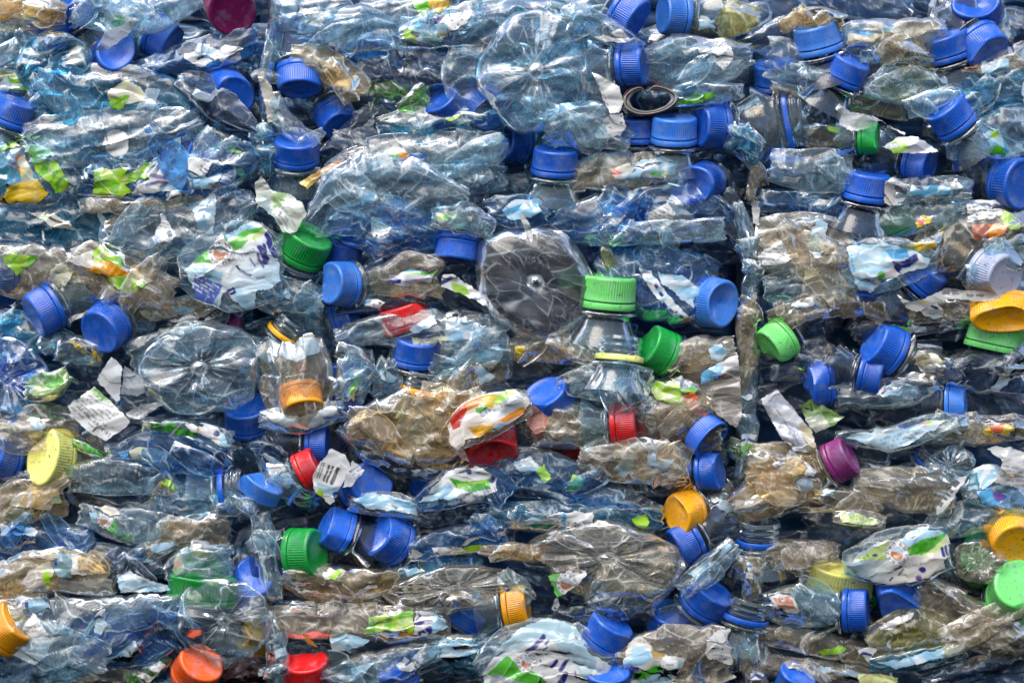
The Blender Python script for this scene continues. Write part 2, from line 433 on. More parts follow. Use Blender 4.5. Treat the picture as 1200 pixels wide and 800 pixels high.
def film_material(name, gloss_add, haze, crease_gain, dirt_gain, rough, bumpy=.22):
    """thin clear PET: mirror-like surface, tinted see-through, stress-whitened creases, dusty patches"""
    m, nd, ln, M, mix, mixc, out = nodes(name)
    nrm, _ = bump(nd, ln, bumpy, 170, 0.0010, 1.0)
    oi = nd('ShaderNodeObjectInfo')
    cr = nd('ShaderNodeAttribute', attribute_name='crease').outputs['Fac']
    di = nd('ShaderNodeAttribute', attribute_name='dirt').outputs['Fac']
    fr = nd('ShaderNodeFresnel', i_IOR=1.42); ln(nrm, fr.inputs['Normal'])
    gl = nd('ShaderNodeBsdfGlossy', i_Roughness=rough); gl.inputs['Color'].default_value = (1, 1, 1, 1); ln(nrm, gl.inputs['Normal'])
    tr = nd('ShaderNodeBsdfTransparent'); ln(oi.outputs['Color'], tr.inputs['Color'])
    dirt = M('MULTIPLY', M('MULTIPLY', di, oi.outputs['Alpha']), dirt_gain)
    crw = M('MULTIPLY', cr, crease_gain)
    hz = M('ADD', M('ADD', crw, M('MULTIPLY', M('ADD', di, .35), haze)), dirt, True)
    film = mixc(.88, (.80, .84, .86), oi.outputs['Color'])             # milky scatter takes the tint of the plastic
    hc = mixc(M('DIVIDE', dirt, M('ADD', hz, 0.001), True), film, (.46, .38, .27))
    hc = mixc(M('MULTIPLY', cr, .7), hc, (.84, .86, .86))
    df = nd('ShaderNodeBsdfDiffuse'); ln(hc, df.inputs['Color'])
    tl = nd('ShaderNodeBsdfTranslucent'); ln(hc, tl.inputs['Color'])
    body = mix(hz, tr.outputs[0], mix(0.4, df.outputs[0], tl.outputs[0]))
    ln(mix(M('ADD', M('MULTIPLY', fr.outputs[0], .68), gloss_add, True), body, gl.outputs[0]), out.inputs[0])
    return m
def label_material():
    m, nd, ln, M, mix, mixc, out = nodes('printed_film')
    nrm, nz = bump(nd, ln, 0.4, 130, 0.0010)
    pr = nd('ShaderNodeAttribute', attribute_name='print')
    cr = nd('ShaderNodeAttribute', attribute_name='crease').outputs['Fac']
    c = mixc(M('MULTIPLY', cr, .45), pr.outputs['Color'], (.8, .8, .8))
    c = mixc(M('MULTIPLY', M('SUBTRACT', nz, .52, True), 1.2, True), c, (.22, .19, .14))
    df = nd('ShaderNodeBsdfDiffuse'); ln(c, df.inputs['Color'])
    tl = nd('ShaderNodeBsdfTranslucent'); ln(c, tl.inputs['Color'])
    tr = nd('ShaderNodeBsdfTransparent'); tr.inputs['Color'].default_value = (.86, .9, .92, 1)
    gl = nd('ShaderNodeBsdfGlossy', i_Roughness=.22); ln(nrm, gl.inputs['Normal'])
    fr = nd('ShaderNodeFresnel', i_IOR=1.5); ln(nrm, fr.inputs['Normal'])
    b = mix(pr.outputs['Alpha'], tr.outputs[0], mix(.25, df.outputs[0], tl.outputs[0]))
    ln(mix(fr.outputs[0], b, gl.outputs[0]), out.inputs[0])
    return m
def cap_material():
    m, nd, ln, M, mix, mixc, out = nodes('moulded_polyethylene')
    tc = nd('ShaderNodeTexCoord'); oi = nd('ShaderNodeObjectInfo')
    n = nd('ShaderNodeTexNoise', i_Scale=90, i_Detail=5, i_Roughness=.65); ln(tc.outputs['Object'], n.inputs['Vector'])
    n2 = nd('ShaderNodeTexNoise', i_Scale=420, i_Detail=3, i_Roughness=.6); ln(tc.outputs['Object'], n2.inputs['Vector'])
    c = mixc(M('MULTIPLY', M('SUBTRACT', n.outputs[0], .50, True), 1.9, True), oi.outputs['Color'], (.26, .31, .40))
    c = mixc(M('MULTIPLY', M('SUBTRACT', n2.outputs[0], .57, True), 5.0, True), c, (.10, .09, .08))
    p = nd('ShaderNodeBsdfPrincipled'); ln(c, p.inputs['Base Color'])
    ln(M('ADD', M('MULTIPLY', n.outputs[0], .30), .13), p.inputs['Roughness'])
    p.inputs['Subsurface Weight'].default_value = 0.0
    b = nd('ShaderNodeBump', i_Strength=.25, i_Distance=.0004); ln(n2.outputs[0], b.inputs['Height']); ln(b.outputs[0], p.inputs['Normal'])
    ln(p.outputs[0], out.inputs[0])
    return m
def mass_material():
    m, nd, ln, M, mix, mixc, out = nodes('shadow_navy_plastic')
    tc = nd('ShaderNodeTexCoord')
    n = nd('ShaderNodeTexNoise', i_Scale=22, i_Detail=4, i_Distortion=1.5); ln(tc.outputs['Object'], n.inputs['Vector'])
    c = mixc(n.outputs[0], (.010, .03, .075), (.03, .09, .20))  # navy tones put the deep blue shadow of the gaps into the colour
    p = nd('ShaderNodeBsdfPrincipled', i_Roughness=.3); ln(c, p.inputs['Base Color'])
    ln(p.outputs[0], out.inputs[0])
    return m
FILM = film_material('clear_pet_film', .0, .11, .68, .15, .23)
NECKM = film_material('clear_pet_neck', .02, .10, .3, .25, .16, .15)
LABEL = label_material(); CAPM = cap_material(); MASS = mass_material()

# ------------------------------------------------------------------ builders
GROUP = 'crushed bottles pressed into the bales'
CAPCOL = {'blue': (.010, .10, .53), 'lblue': (.035, .18, .64), 'shaded_blue': (.010, .085, .42), 'green': (.008, .34, .05), 'lgreen': (.16, .66, .15), 'dgreen': (.01, .22, .05),  # darker blue for recessed caps has their shade put into the colour
          'yellow': (.80, .78, .20), 'orange': (.88, .36, .006), 'red': (.58, .012, .014), 'dred': (.30, .008, .012), 'rorange': (.85, .10, .012),
          'magenta': (.20, .012, .10), 'purple': (.24, .025, .17), 'pale': (.47, .52, .70)}
KIDS = []
def seed_of(s): return zlib.crc32(s.encode()) % 100000

def tint_of(t): return TINT[t]
def wpt(x, y, z): return W(np.array([float(x), float(y), float(z)]))

def add_labels(sh, labels, root, c, sd):
    for i, lb in enumerate(labels or ()):
        poly, art = lb[0], lb[1]
        me = sh.label(poly, art, seed=sd + i, lift=1.2 + 0.4 * i)
        if me: link('label', me, LABEL, root, c)

def B(label, spine, z=0, T=18, tint='c', labels=None, group=GROUP, name='crushed_bottle', cat='bottle', **o):
    sd = seed_of(label); bare = o.pop('bare', False); flat = o.get('big', 1) < .65
    if flat: o['big'] += .3; o['jag'] = .07; T *= .7; o.setdefault('a', 3.2)
    if not labels and len(spine) > 2 and o.get('jag', 0) < .2:
        r0 = np.random.RandomState(sd + 5); a = math.radians(r0.uniform(-8, 8)); mx, my = spine[len(spine) // 2][:2]
        spine = [(mx + (p[0] - mx) * math.cos(a) - (p[1] - my) * math.sin(a), my + (p[0] - mx) * math.sin(a) + (p[1] - my) * math.cos(a) + r0.uniform(-.16, .16) * p[2]) + tuple(p[2:]) for p in spine]
    sh = Shell(spine, z, T, sd, **o)
    mid = sh.P[len(sh.P) // 2]
    c = wpt(mid[0], mid[1], z)
    root = empty(name, c); tag(root, label, cat, group)
    rs = np.random.RandomState(sd + 31); flaps = []
    if not flat and sh.L > 55:
        for k in range(rs.randint(1, 4) if not labels else rs.randint(0, 2)):
            q = rs.uniform(.15, .85); x, y, h = (float(t) for t in sh.at(np.array(q))[:3])
            a = math.radians(rs.uniform(-60, 60)); ln_ = rs.uniform(.45, 1.0) * max(h, 14) * 1.5; hw = rs.uniform(.4, .75) * h + 3
            y += rs.uniform(-.5, .5) * h
            f = Shell([(x - ln_ * math.cos(a), y - ln_ * math.sin(a), hw * rs.uniform(.3, .9)), (x + rs.uniform(-8, 8), y + rs.uniform(-6, 6), hw), (x + ln_ * math.cos(a), y + ln_ * math.sin(a), hw * rs.uniform(.3, .9))],
                      z + T * .75 + rs.uniform(0, 5), 6, sd + 77 * (k + 1), big=.9, small=1.1)
            f.lean = rs.uniform(-.35, .35); flaps.append(f)
    link('body', sh.mesh(flaps=flaps), FILM, root, c, tint_of(tint))
    if not labels and not bare and sh.hm > 10 and rs.rand() < .75:               # scraps of the printed wrap still on it
        labels = []
        for k in range(rs.randint(1, 4)):
            x, y, h = (float(t) for t in sh.at(np.array(rs.uniform(.2, .8)))[:3])
            w_, h_ = rs.uniform(11, 30), rs.uniform(.45, 1.0) * h; y += rs.uniform(-.3, .3) * h
            pl = [(x + w_ * math.cos(t) * rs.uniform(.6, 1.2), y + h_ * math.sin(t) * rs.uniform(.6, 1.1)) for t in np.sort(rs.uniform(0, 6.28, 7))]
            an = rs.uniform(-25, 25)
            art = [[('f', 'pale', .75), ('v', 75, 23, 'white', .6), ('v', 20, 40, 'sky', .35)], [('f', 'white'), ('n', x - w_, y - h_, an, 60, 9, 4.4, 'grey')],
                   [('f', 'lime', .85), ('v', 50, 13, 'green', .7)], [('f', (.45, .55, .62), .6), ('v', 60, 15, 'sky', .5)], [('f', 'white'), ('l', [(x - 8, y + 2), (x, y - 3), (x + 9, y + 1)], 3.2, 'navy'), ('v', 40, 33, 'pale', .6)],
                   [('f', 'cream'), ('v', 15, 19, 'leaf', .6), ('n', x - w_, y, an, 40, 3, 4.4, 'grey')]][rs.choice(6, p=[.30, .18, .10, .22, .14, .06])]
            labels.append((pl, art))
    add_labels(sh, labels, root, c, sd)
    return root, sh, c

def C_(label, x, y, ang, tilt, colr='blue', r=25, z=0, kind='', sq=0.96, body='c', blen=75, labels=None, bang=None):
    sd = seed_of(label); rs = np.random.RandomState(sd)
    if kind == '' and rs.rand() < .28: kind = 'k'
    if rs.rand() < .6: sq *= rs.uniform(.86, 1.0)
    r *= .985; z += 3 if z >= 0 else -4
    fr = frame(ang, tilt); ax = fr[2]
    b0 = np.array([x, y, z], float) - ax * r * 0.6
    loose = 'n' in kind
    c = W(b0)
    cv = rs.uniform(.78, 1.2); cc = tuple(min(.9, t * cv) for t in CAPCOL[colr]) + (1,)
    def lm(name, prof, nth, mat, parent, color, rib=0.0, scale=1.0):
        P = warp_cap(lathe(prof, nth) if not rib else lathe(prof, nth, rib), rs2(), kind, sq)
        me = mesh_from_grid(name, W(place(P, *b0, r * scale, fr)), closed_v=True, attrs={'crease': np.zeros(P.shape[:2]), 'dirt': np.full(P.shape[:2], .4)}, flip=False)
        return link(name, me, mat, parent, c, color)
    rs2 = lambda: np.random.RandomState(sd + 1)
    if loose:
        root = empty('bottle_cap', c); tag(root, label, 'bottle cap', 'loose caps among the bottles')
        lm('shell', CAP, 186, CAPM, root, cc, 0.055)
        if 'x' not in kind: lm('tamper_ring', BAND, 96, CAPM, root, cc)
        return root
    root = empty('crushed_bottle', c); tag(root, label, 'bottle', GROUP)
    if 'r' in kind:
        nk = lm('neck', NECK, 96, NECKM, root, TINT['c'])
        lm('tamper_ring', BAND, 96, CAPM, nk, cc)
    else:
        cap = lm('cap', CAP, 186, CAPM, root, cc, 0.055)
        if 'x' not in kind: lm('tamper_ring', BAND, 96, CAPM, cap, cc)
        if 'o' not in kind: lm('neck', NECK, 72, NECKM, root, TINT[body] if body else TINT['c'])
    if body:
        d = -ax.copy()
        if bang is not None: d = np.array([math.cos(math.radians(bang)), -math.sin(math.radians(bang)), 0.0])
        d2 = d.copy(); d2[2] = max(d2[2], -0.55); 
        if math.hypot(d2[0], d2[1]) < .3: d2[:2] += np.array([-.35 * math.copysign(1, rs.uniform(-1, 1)), .1])
        d2 /= np.linalg.norm(d2)
        st = b0 + (-ax) * r * 0.8
        k1 = st + d2 * r * 1.0; k2 = st + d2 * blen * .6 - np.array([0, 0, 8]); k3 = st + d2 * blen - np.array([0, 0, 14])
        sp = [(st[0], st[1], r * .95, 0), (k1[0], k1[1], r * 1.2, k1[2] - st[2]), (k2[0], k2[1], r * 1.15, k2[2] - st[2]), (k3[0], k3[1], r * .9, k3[2] - st[2])]
        sh = Shell(sp, st[2], r * .75, sd, small=1.0, big=.8, ends=.95)
        link('body', sh.mesh(2.1), FILM, root, c, tint_of(body))
        add_labels(sh, labels, root, c, sd)
    return root

def D(label, cx, cy, rx, ry, z=0, tint='c', rot=0, lobes=5, T=16, back=50, labels=None, slant=(0, 0), off=(0, 0), bdir=(0, 0), amp=1.0, body=None, star=1.0):
    """bottle seen from below: star-moulded base facing out, body pressed in behind it"""
    sd = seed_of(label); N = Noise(sd)
    c = wpt(cx, cy, z)
    root = empty('crushed_bottle', c); tag(root, label, 'bottle', GROUP)
    nr, nt = max(20, int(max(rx, ry) / 1.6)), max(120, int(6.28 * max(rx, ry) / 2.0))
    rr = np.linspace(0.0, 1.0, nr)[:, None]; th = np.linspace(0, 2 * math.pi, nt, endpoint=False)[None, :]
    rr, th = np.broadcast_arrays(rr, th)
    ct, st = np.cos(th), np.sin(th)
    irr = 1 + .09 * N.smooth(ct * .5, st * .5, 0) + .07 * tri(th * 5 / 6.2832 + N.w[2][2]) + .03 * tri(th * 13 / 6.2832 + N.w[3][2])
    X = rr * irr * ct * rx; Y = rr * irr * st * ry
    lob = np.cos(th * lobes)
    body_r = np.clip((rr - .14) / .2, 0, 1) * np.clip((1 - rr) / .15, 0, 1)
    rad = tri(th * lobes * 3 / 6.2832 + .15 * N.smooth(rr * 2, th / 6, 2))
    h = T * (1 - rr ** 5) ** .7 - 6 * np.exp(-((rr - off[0]) / .35) ** 2) + body_r * (5 * lob * (.5 + .5 * rr) + 1.8 * rad) * star
    bx0 = (X * N.w[5][0] + Y * N.w[5][1]) / max(rx, ry) + .25 * N.w[6][0]
    h = h - 13 * amp * np.clip(np.abs(bx0) - .12, 0, 1) * np.sign(N.w[7][0] + .3) - 9 * amp * np.clip((X * N.w[6][1] - Y * N.w[6][0]) / max(rx, ry) - .1, 0, 1)
    h = h + 4 * np.exp(-(rr / .07) ** 2) - 2.5 * np.exp(-((rr - .11) / .04) ** 2)
    ch, cr = crumple(N, X + 200, Y + 200, 1.0 * amp, 1.0 * amp, .7)
    h = h + (ch - 4) * np.clip((1 - rr) / .12, 0, 1) * .9
    crs = np.clip((rad - .86) / .14, 0, 1) * body_r * np.clip(N.smooth(X / 40, Y / 40, 3) + .3, 0, 1) * .7 * star
    crs = np.maximum(crs, .8 * np.exp(-((rr - .11) / .03) ** 2)); crs = np.maximum(crs, .8 * cr)
    crs = np.maximum(crs, .55 * np.exp(-((rr - .97) / .02) ** 2) * np.clip(N.smooth(th, th * .3, 1) + .5, 0, 1))
    dirt = np.clip(.5 + .6 * N.smooth(X / 60, Y / 50, 4), 0, 1)
    a = math.radians(rot); ca, sa = math.cos(a), math.sin(a)
    P = np.stack([cx + X * ca - Y * sa, cy + X * sa + Y * ca, z + h + slant[0] * X + slant[1] * Y], -1)
    link('base', mesh_from_grid('base', W(P), closed_v=True, attrs={'crease': crs, 'dirt': dirt}), FILM, root, c, tint_of(tint))
    nb = max(6, int(back / 2.5)); k = np.linspace(0, 1, nb)[:, None]; t1 = th[:1]
    k, t2 = np.broadcast_arrays(k, t1)
    ir = irr[-1:][0]
    bx = np.cos(t2) * rx * ir * (1 - .25 * k + .05 * N.smooth(k * 2, t2 * 1.5, 3)); by = np.sin(t2) * ry * ir * (1 - .35 * k + .07 * N.smooth(k * 2, t2 * 2, 4))
    hc, cr2 = crumple(N, k * back, t2 * rx, .8, .8)
    q = 1 - (hc - 4) * .012 * np.clip(k * 4, 0, 1)
    bx, by = bx * q + bdir[0] * k, by * q + bdir[1] * k
    Q = np.stack([cx + bx * ca - by * sa, cy + bx * sa + by * ca, z - k * back + slant[0] * bx + slant[1] * by], -1)
    link('body', mesh_from_grid('body', W(Q), closed_v=True, attrs={'crease': cr2, 'dirt': np.full(k.shape, .4)}), FILM, root, c, tint_of(body or tint))
    return root

def S(label, poly, z, art, slope=(0, 0), amp=1.0, name='label_scrap', cat='label', group=None, bend=0.0, step=0.85, mat=None, tint=None, dup_back=False):
    """torn piece of printed film or paper"""
    sd = seed_of(label); N = Noise(sd)
    poly = np.array(poly, float); lo, hi = poly.min(0) - 2, poly.max(0) + 2
    x, y = np.meshgrid(np.arange(lo[0], hi[0], step), np.arange(lo[1], hi[1], step), indexing='ij')
    cx, cy = poly.mean(0)
    rx = 1.0 * N.smooth(x / 12, y / 12, 0) + .5 * N.smooth(x / 4, y / 4, 2); ry = 1.0 * N.smooth(x / 12, y / 12, 1)
    ins = inside(poly, x + rx, y + ry)
    mask = ins[:-1, :-1] & ins[1:, :-1] & ins[1:, 1:] & ins[:-1, 1:]
    h, cr = crumple(N, x, y, .85 * amp, 1.0 * amp, .6)
    d = z + (h - 4) + slope[0] * (x - cx) + slope[1] * (y - cy) + bend * ((x - cx) ** 2 + (y - cy) ** 2) / 900
    col = paint(art, x, y, sd); col[..., 3] *= .93; col[..., :3] *= .9
    c = wpt(cx, cy, z)
    me = mesh_from_grid(name, W(np.stack([x, y, d], -1)), mask=mask, attrs={'crease': cr, 'dirt': np.full(x.shape, .4)}, col=col)
    o = link(name, me, mat or LABEL, None, c, tint_of(tint) if tint else None)
    tag(o, label, cat, group or 'torn label pieces between the bottles')
    return o

# ------------------------------------------------------------------ prints
def R(x0, y0, x1, y1): return [(x0, y0), (x1, y0), (x1, y1), (x0, y1)]
def plain(c, *more): return [('f', c)] + list(more)
def rows(x, y, an, ln, n, pt=4.2, ink='grey', base='white', *more): return [('f', base), ('n', x, y, an, ln, n, pt, ink)] + list(more)
def leafy(*more): return [('f', 'lime'), ('v', 50, 17, 'leaf', .8), ('v', -30, 31, 'green', .6)] + list(more)
def frost(*more): return [('f', 'pale'), ('v', 75, 23, 'white', .6), ('v', 20, 40, 'sky', .35)] + list(more)
def fruit(*more): return [('f', 'orange'), ('v', 60, 26, 'yellow', .9), ('v', -20, 33, 'red', .9)] + list(more)

# ================================================================== upper left bale, top rows
B('beige wrinkled bottle end poking out of the top left corner', [(-25, 5, 26), (30, 8, 24), (78, 12, 13)], 6, 18, 'e')
B('ribbed clear bottle side just above the small star-shaped bottle base, at left edge', [(-20, 62, 26), (15, 55, 26), (48, 50, 16)], -4, 16, 'c', ribs=9)
B('whitish torn clear bottle drooping over the blue cap near top left', [(85, 3, 24), (130, 16, 24), (180, 13, 24), (234, -4, 16)], 26, 12, 'm', big=.8, small=1.5)
S('frayed clear flap with a green print spot hanging over a blue cap', [(122, 12), (165, 22), (150, 42), (128, 58), (112, 60), (122, 38)], 34, [('f', (.55, .6, .6), .65), ('e', 139, 25, 9, 7, 'green')], (.1, -.2))
B('smoky wedge of crushed bottle between two blue caps, upper left', [(160, 84, 10), (212, 66, 18), (262, 60, 23), (300, 42, 20)], 8, 14, 'b')
B('large clear bottle folded over with a grey creased back, under the star-shaped base', [(40, 118, 30), (90, 112, 36), (150, 108, 32), (205, 118, 28), (236, 138, 10)], 20, 16, 't', big=.9)
B('large clear bottle with a small round white seal stuck on its side', [(28, 170, 24), (80, 158, 36), (138, 160, 40), (190, 150, 26), (238, 135, 9)], 26, 18, 'c',
  [([(121, 160), (126, 154), (136, 151), (147, 154), (152, 163), (152, 173), (146, 182), (136, 185), (126, 181), (121, 172)],
    [('f', 'grey'), ('e', 136, 168, 15, 15.5, 'white'), ('n', 126, 158, 80, 20, 6, 4.2, 'black')])])
B('dark pointed bottle corner lying over the blue cap, left of the upright crumpled strip', [(203, 98, 8), (245, 118, 22), (285, 140, 15), (304, 152, 6)], 30, 10, 'd')
B('clear pinched bottle end right of the white and lilac label', [(222, 146, 10), (255, 176, 20), (296, 182, 14)], 22, 12, 'c')
B('brownish green bottle neck end peeping out above the cap at left edge', [(-12, 96, 18), (34, 98, 12)], -2, 12, 'v')
B('bottle with a green, teal and yellow printed sleeve at left edge', [(-22, 196, 44), (30, 198, 46), (72, 194, 42), (114, 190, 24)], 14, 20, 'c',
  [([(-5, 170), (20, 158), (60, 150), (40, 166), (60, 175), (88, 225), (66, 228), (42, 200), (26, 172), (-5, 178)], [('f', 'lime'), ('v', 40, 14, 'green', .8), ('e', 35, 156, 7, 3, 'dgreen')]),
   ([(-8, 180), (24, 174), (40, 202), (60, 226), (62, 232), (46, 216), (10, 222), (-8, 228)], [('f', 'teal'), ('e', 22, 190, 9, 10, 'brown'), ('e', 28, 190, 7, 8, 'cream'), ('p', R(24, 198, 38, 214), 'yellow'), ('v', 80, 30, 'sky', .5)]),
   ([(10, 216), (44, 210), (57, 226), (48, 238), (22, 244), (-4, 248), (0, 230)], [('f', 'yellow'), ('v', 75, 5, (.55, .33, .01), .6)])])
B('bottle with a torn lime leaf print and a white and lilac wrapper, upper left', [(98, 204, 26), (160, 210, 34), (222, 200, 42), (276, 192, 32), (302, 178, 8)], 22, 18, 'b',
  [([(112, 198), (150, 196), (146, 205), (166, 196), (170, 206), (150, 216), (154, 224), (136, 236), (112, 243), (108, 222)], leafy()),
   ([(148, 208), (172, 190), (200, 186), (190, 197), (168, 211)], leafy()),
   ([(168, 200), (190, 186), (214, 190), (222, 206), (214, 222), (180, 226), (152, 228), (160, 216), (176, 210)],
    [('f', 'white'), ('l', [(180, 196), (194, 201), (204, 196)], 4, 'lilac'), ('l', [(178, 206), (192, 208), (196, 203)], 5, (.2, .18, .35)), ('l', [(172, 218), (184, 213), (208, 215)], 4, (.2, .18, .35)), ('l', [(190, 222), (206, 212)], 5, 'pale')]),
   ([(188, 174), (210, 150), (214, 172), (230, 184), (250, 192), (240, 208), (222, 200), (206, 196), (190, 190)], [('f', 'white'), ('p', [(188, 174), (204, 168), (206, 192), (190, 190)], 'lilac'), ('e', 226, 176, 7, 10, 'lime'), ('n', 236, 193, 30, 12, 2, 4, 'navy')]),
   ([(218, 200), (240, 206), (262, 204), (246, 222), (226, 222)], frost())])
S('small yellow torn corner at the tip of the lilac-labelled bottle', [(277, 198), (283, 196), (291, 208), (278, 205)], 30, plain('yellow'))
B('thin grey brown pressed strip under the lime leaf print', [(92, 244, 9), (160, 237, 11), (240, 224, 8)], 24, 9, 'w')
B('greenish clear bottle with a can tab drawing on its print, left side', [(-20, 256, 22), (40, 258, 28), (92, 262, 30), (130, 268, 26)], 10, 16, 't',
  [([(36, 250), (56, 246), (80, 258), (88, 270), (78, 270), (56, 264)], [('f', 'cream'), ('l', [(56, 254), (66, 259), (74, 262)], 3, 'black'), ('e', 52, 254, 5, 4, 'green')]),
   ([(112, 246), (126, 256), (124, 286), (114, 288), (118, 264)], frost())])
B('big clear bottle of many fine wrinkles left of the white labelled bottle', [(122, 275, 20), (180, 270, 40), (230, 262, 48), (276, 242, 30), (300, 232, 12)], 18, 20, 'm', small=1.4)
B('brownish clear bottle lying above the two blue caps at left', [(-20, 326, 32), (40, 322, 34), (90, 320, 30), (150, 332, 25), (205, 348, 10)], 12, 18, 'w')
B('bottle neck part with a lime, white and orange torn print', [(78, 304, 16), (120, 314, 34), (165, 334, 30), (204, 346, 20)], 26, 14, 'w',
  [([(78, 305), (108, 291), (112, 316), (92, 312)], rows(84, 304, -25, 24, 4, 4.2, 'lilac', 'cream')),
   ([(108, 292), (124, 284), (140, 290), (150, 310), (168, 322), (182, 330), (170, 334), (152, 346), (138, 346), (124, 322), (108, 314)],
    leafy(('p', [(98, 318), (118, 305), (132, 306), (130, 314), (168, 318), (150, 324), (108, 322)], 'orange'), ('p', [(132, 284), (140, 288), (158, 318), (180, 330), (172, 332), (150, 316)], 'white'))),
   ([(98, 317), (128, 307), (160, 318), (132, 324)], [('f', 'orange'), ('v', 30, 9, 'yellow', .8)])])
WT = [('g', 'white', 'pale', 262, 300, 318, 352),
      ('p', [(205, 310), (262, 318), (252, 372), (205, 372)], 'pale'), ('p', [(228, 322), (262, 334), (240, 372), (222, 372)], (.09, .16, .55)),
      ('n', 222, 312, 33, 44, 5, 4.2, 'white'), ('p', [(270, 338), (282, 336), (298, 368), (290, 372)], 'pale'),
      ('p', [(262, 270), (296, 256), (304, 272), (266, 286)], 'pale'), ('t', 263, 281, -27, 6, 'FOR 1 LITER', (.08, .22, .42)), ('t', 276, 281, -25, 5, 'NG OF', (.08, .22, .42)),
      ('p', [(224, 308), (240, 292), (262, 280), (308, 264), (300, 278), (288, 286), (250, 308)], 'green'), ('p', [(290, 278), (312, 264), (306, 278), (294, 286)], 'leaf'),
      ('s', 259, 297, 15), ('t', 276, 306, -28, 4.5, 'vitamin', 'grey', 1.0),
      ('l', [(278, 312), (286, 320), (293, 322)], 3.4, 'navy'), ('l', [(294, 303), (299, 312)], 2, 'purple'), ('l', [(304, 290), (312, 304), (310, 308)], 6.5, 'navy'), ('l', [(308, 286), (311, 296)], 4, 'navy'), ('l', [(302, 298), (308, 313)], 3, 'purple'),
      ('l', [(315, 284), (322, 298)], 8, 'navy'), ('l', [(312, 274), (318, 286)], 5, 'navy'), ('p', [(262, 342), (273, 336), (277, 343), (266, 350)], 'navy'), ('n', 264, 344, -30, 10, 2, 3, 'white'), ('n', 272, 346, 60, 24, 3, 3.6, 'grey')]
B('bottle in a white, green and light blue label with a round seal and navy lettering', [(208, 316, 20), (236, 314, 44), (270, 313, 54), (300, 312, 52), (332, 312, 38)], 34, 16, 'c',
  [([(214, 316), (226, 306), (258, 278), (296, 258), (310, 264), (322, 282), (331, 330), (318, 338), (302, 340), (298, 372), (262, 342), (256, 366), (232, 352)], WT)], big=.55, small=.6, ends=.95)
B('grey sliver of bottle below the lime and orange print', [(148, 362, 9), (200, 362, 14), (284, 354, 12)], 6, 10, 'w')
B('teal dark bottle corner beside the tilted blue cap, left edge', [(-18, 388, 26), (22, 392, 24), (84, 398, 14)], 4, 14, 't')
S('yellow and white stick of folded print beside the facing blue cap', [(79, 373), (104, 362), (107, 366), (82, 379)], 26, [('f', 'white'), ('p', [(93, 362), (108, 358), (108, 372), (97, 372)], 'yellow'), ('v', 40, 6, 'brown', .6)])
B('clear bottle showing thin dark stripes next to the magenta cap', [(196, 372, 10), (240, 366, 13), (296, 360, 10)], 2, 10, 'd')

# ---- caps, upper left
C_('blue cap deep in the shade at the top, left of the drooping white film', 80, 14, 120, 20, 'shaded_blue', 25, -22, '', body='d')
C_('blue cap seen through the small clear star-shaped base', 57, 42, 90, 12, 'blue', 23, -12, '', body='d')
C_('blue cap facing out under the frayed green-spotted flap', 133, 63, 60, 66, 'blue', 27, 2, '')
C_('blue cap lying sideways under the grey ridge right of the flap', 191, 44, -30, 26, 'blue', 25, -2, '')
C_('ribbed blue cap pointing up at the left edge, above the green and yellow sleeve', 13, 130, 68, 14, 'blue', 26, 12, '')
C_('blue cap half under a dark pointed film, left of the upright strip', 270, 106, -40, 60, 'blue', 27, 6, 'k')
C_('blue cap mostly hidden behind the white and lilac wrapper', 234, 177, 20, 62, 'blue', 22, 8, '', sq=.8)
C_('big magenta cap at the top edge, left of the upright crumpled strip', 268, 7, -65, 62, 'magenta', 33, 6, '')
D('small clear star-shaped bottle base over a blue cap near the top left corner', 62, 76, 43, 36, 20, 't', 0, 4, 10, 26, amp=.5)
C_('crushed dark blue cap half lost in film at left edge, beside brown bottle', 0, 326, 180, 35, 'shaded_blue', 26, -6, 'c', sq=.7)
C_('tilted blue cap with its ring at right, below the brown bottle at left', 51, 364, 208, 20, 'blue', 26, 14, '')
C_('blue cap showing its round face, right of the tilted one at left', 123, 383, 218, 50, 'blue', 28, 18, '', blen=60)
C_('magenta cap glimpsed under the seal-labelled bottle and over a star-shaped base', 261, 375, 100, 66, 'magenta', 28, -10, 'd', body='d')

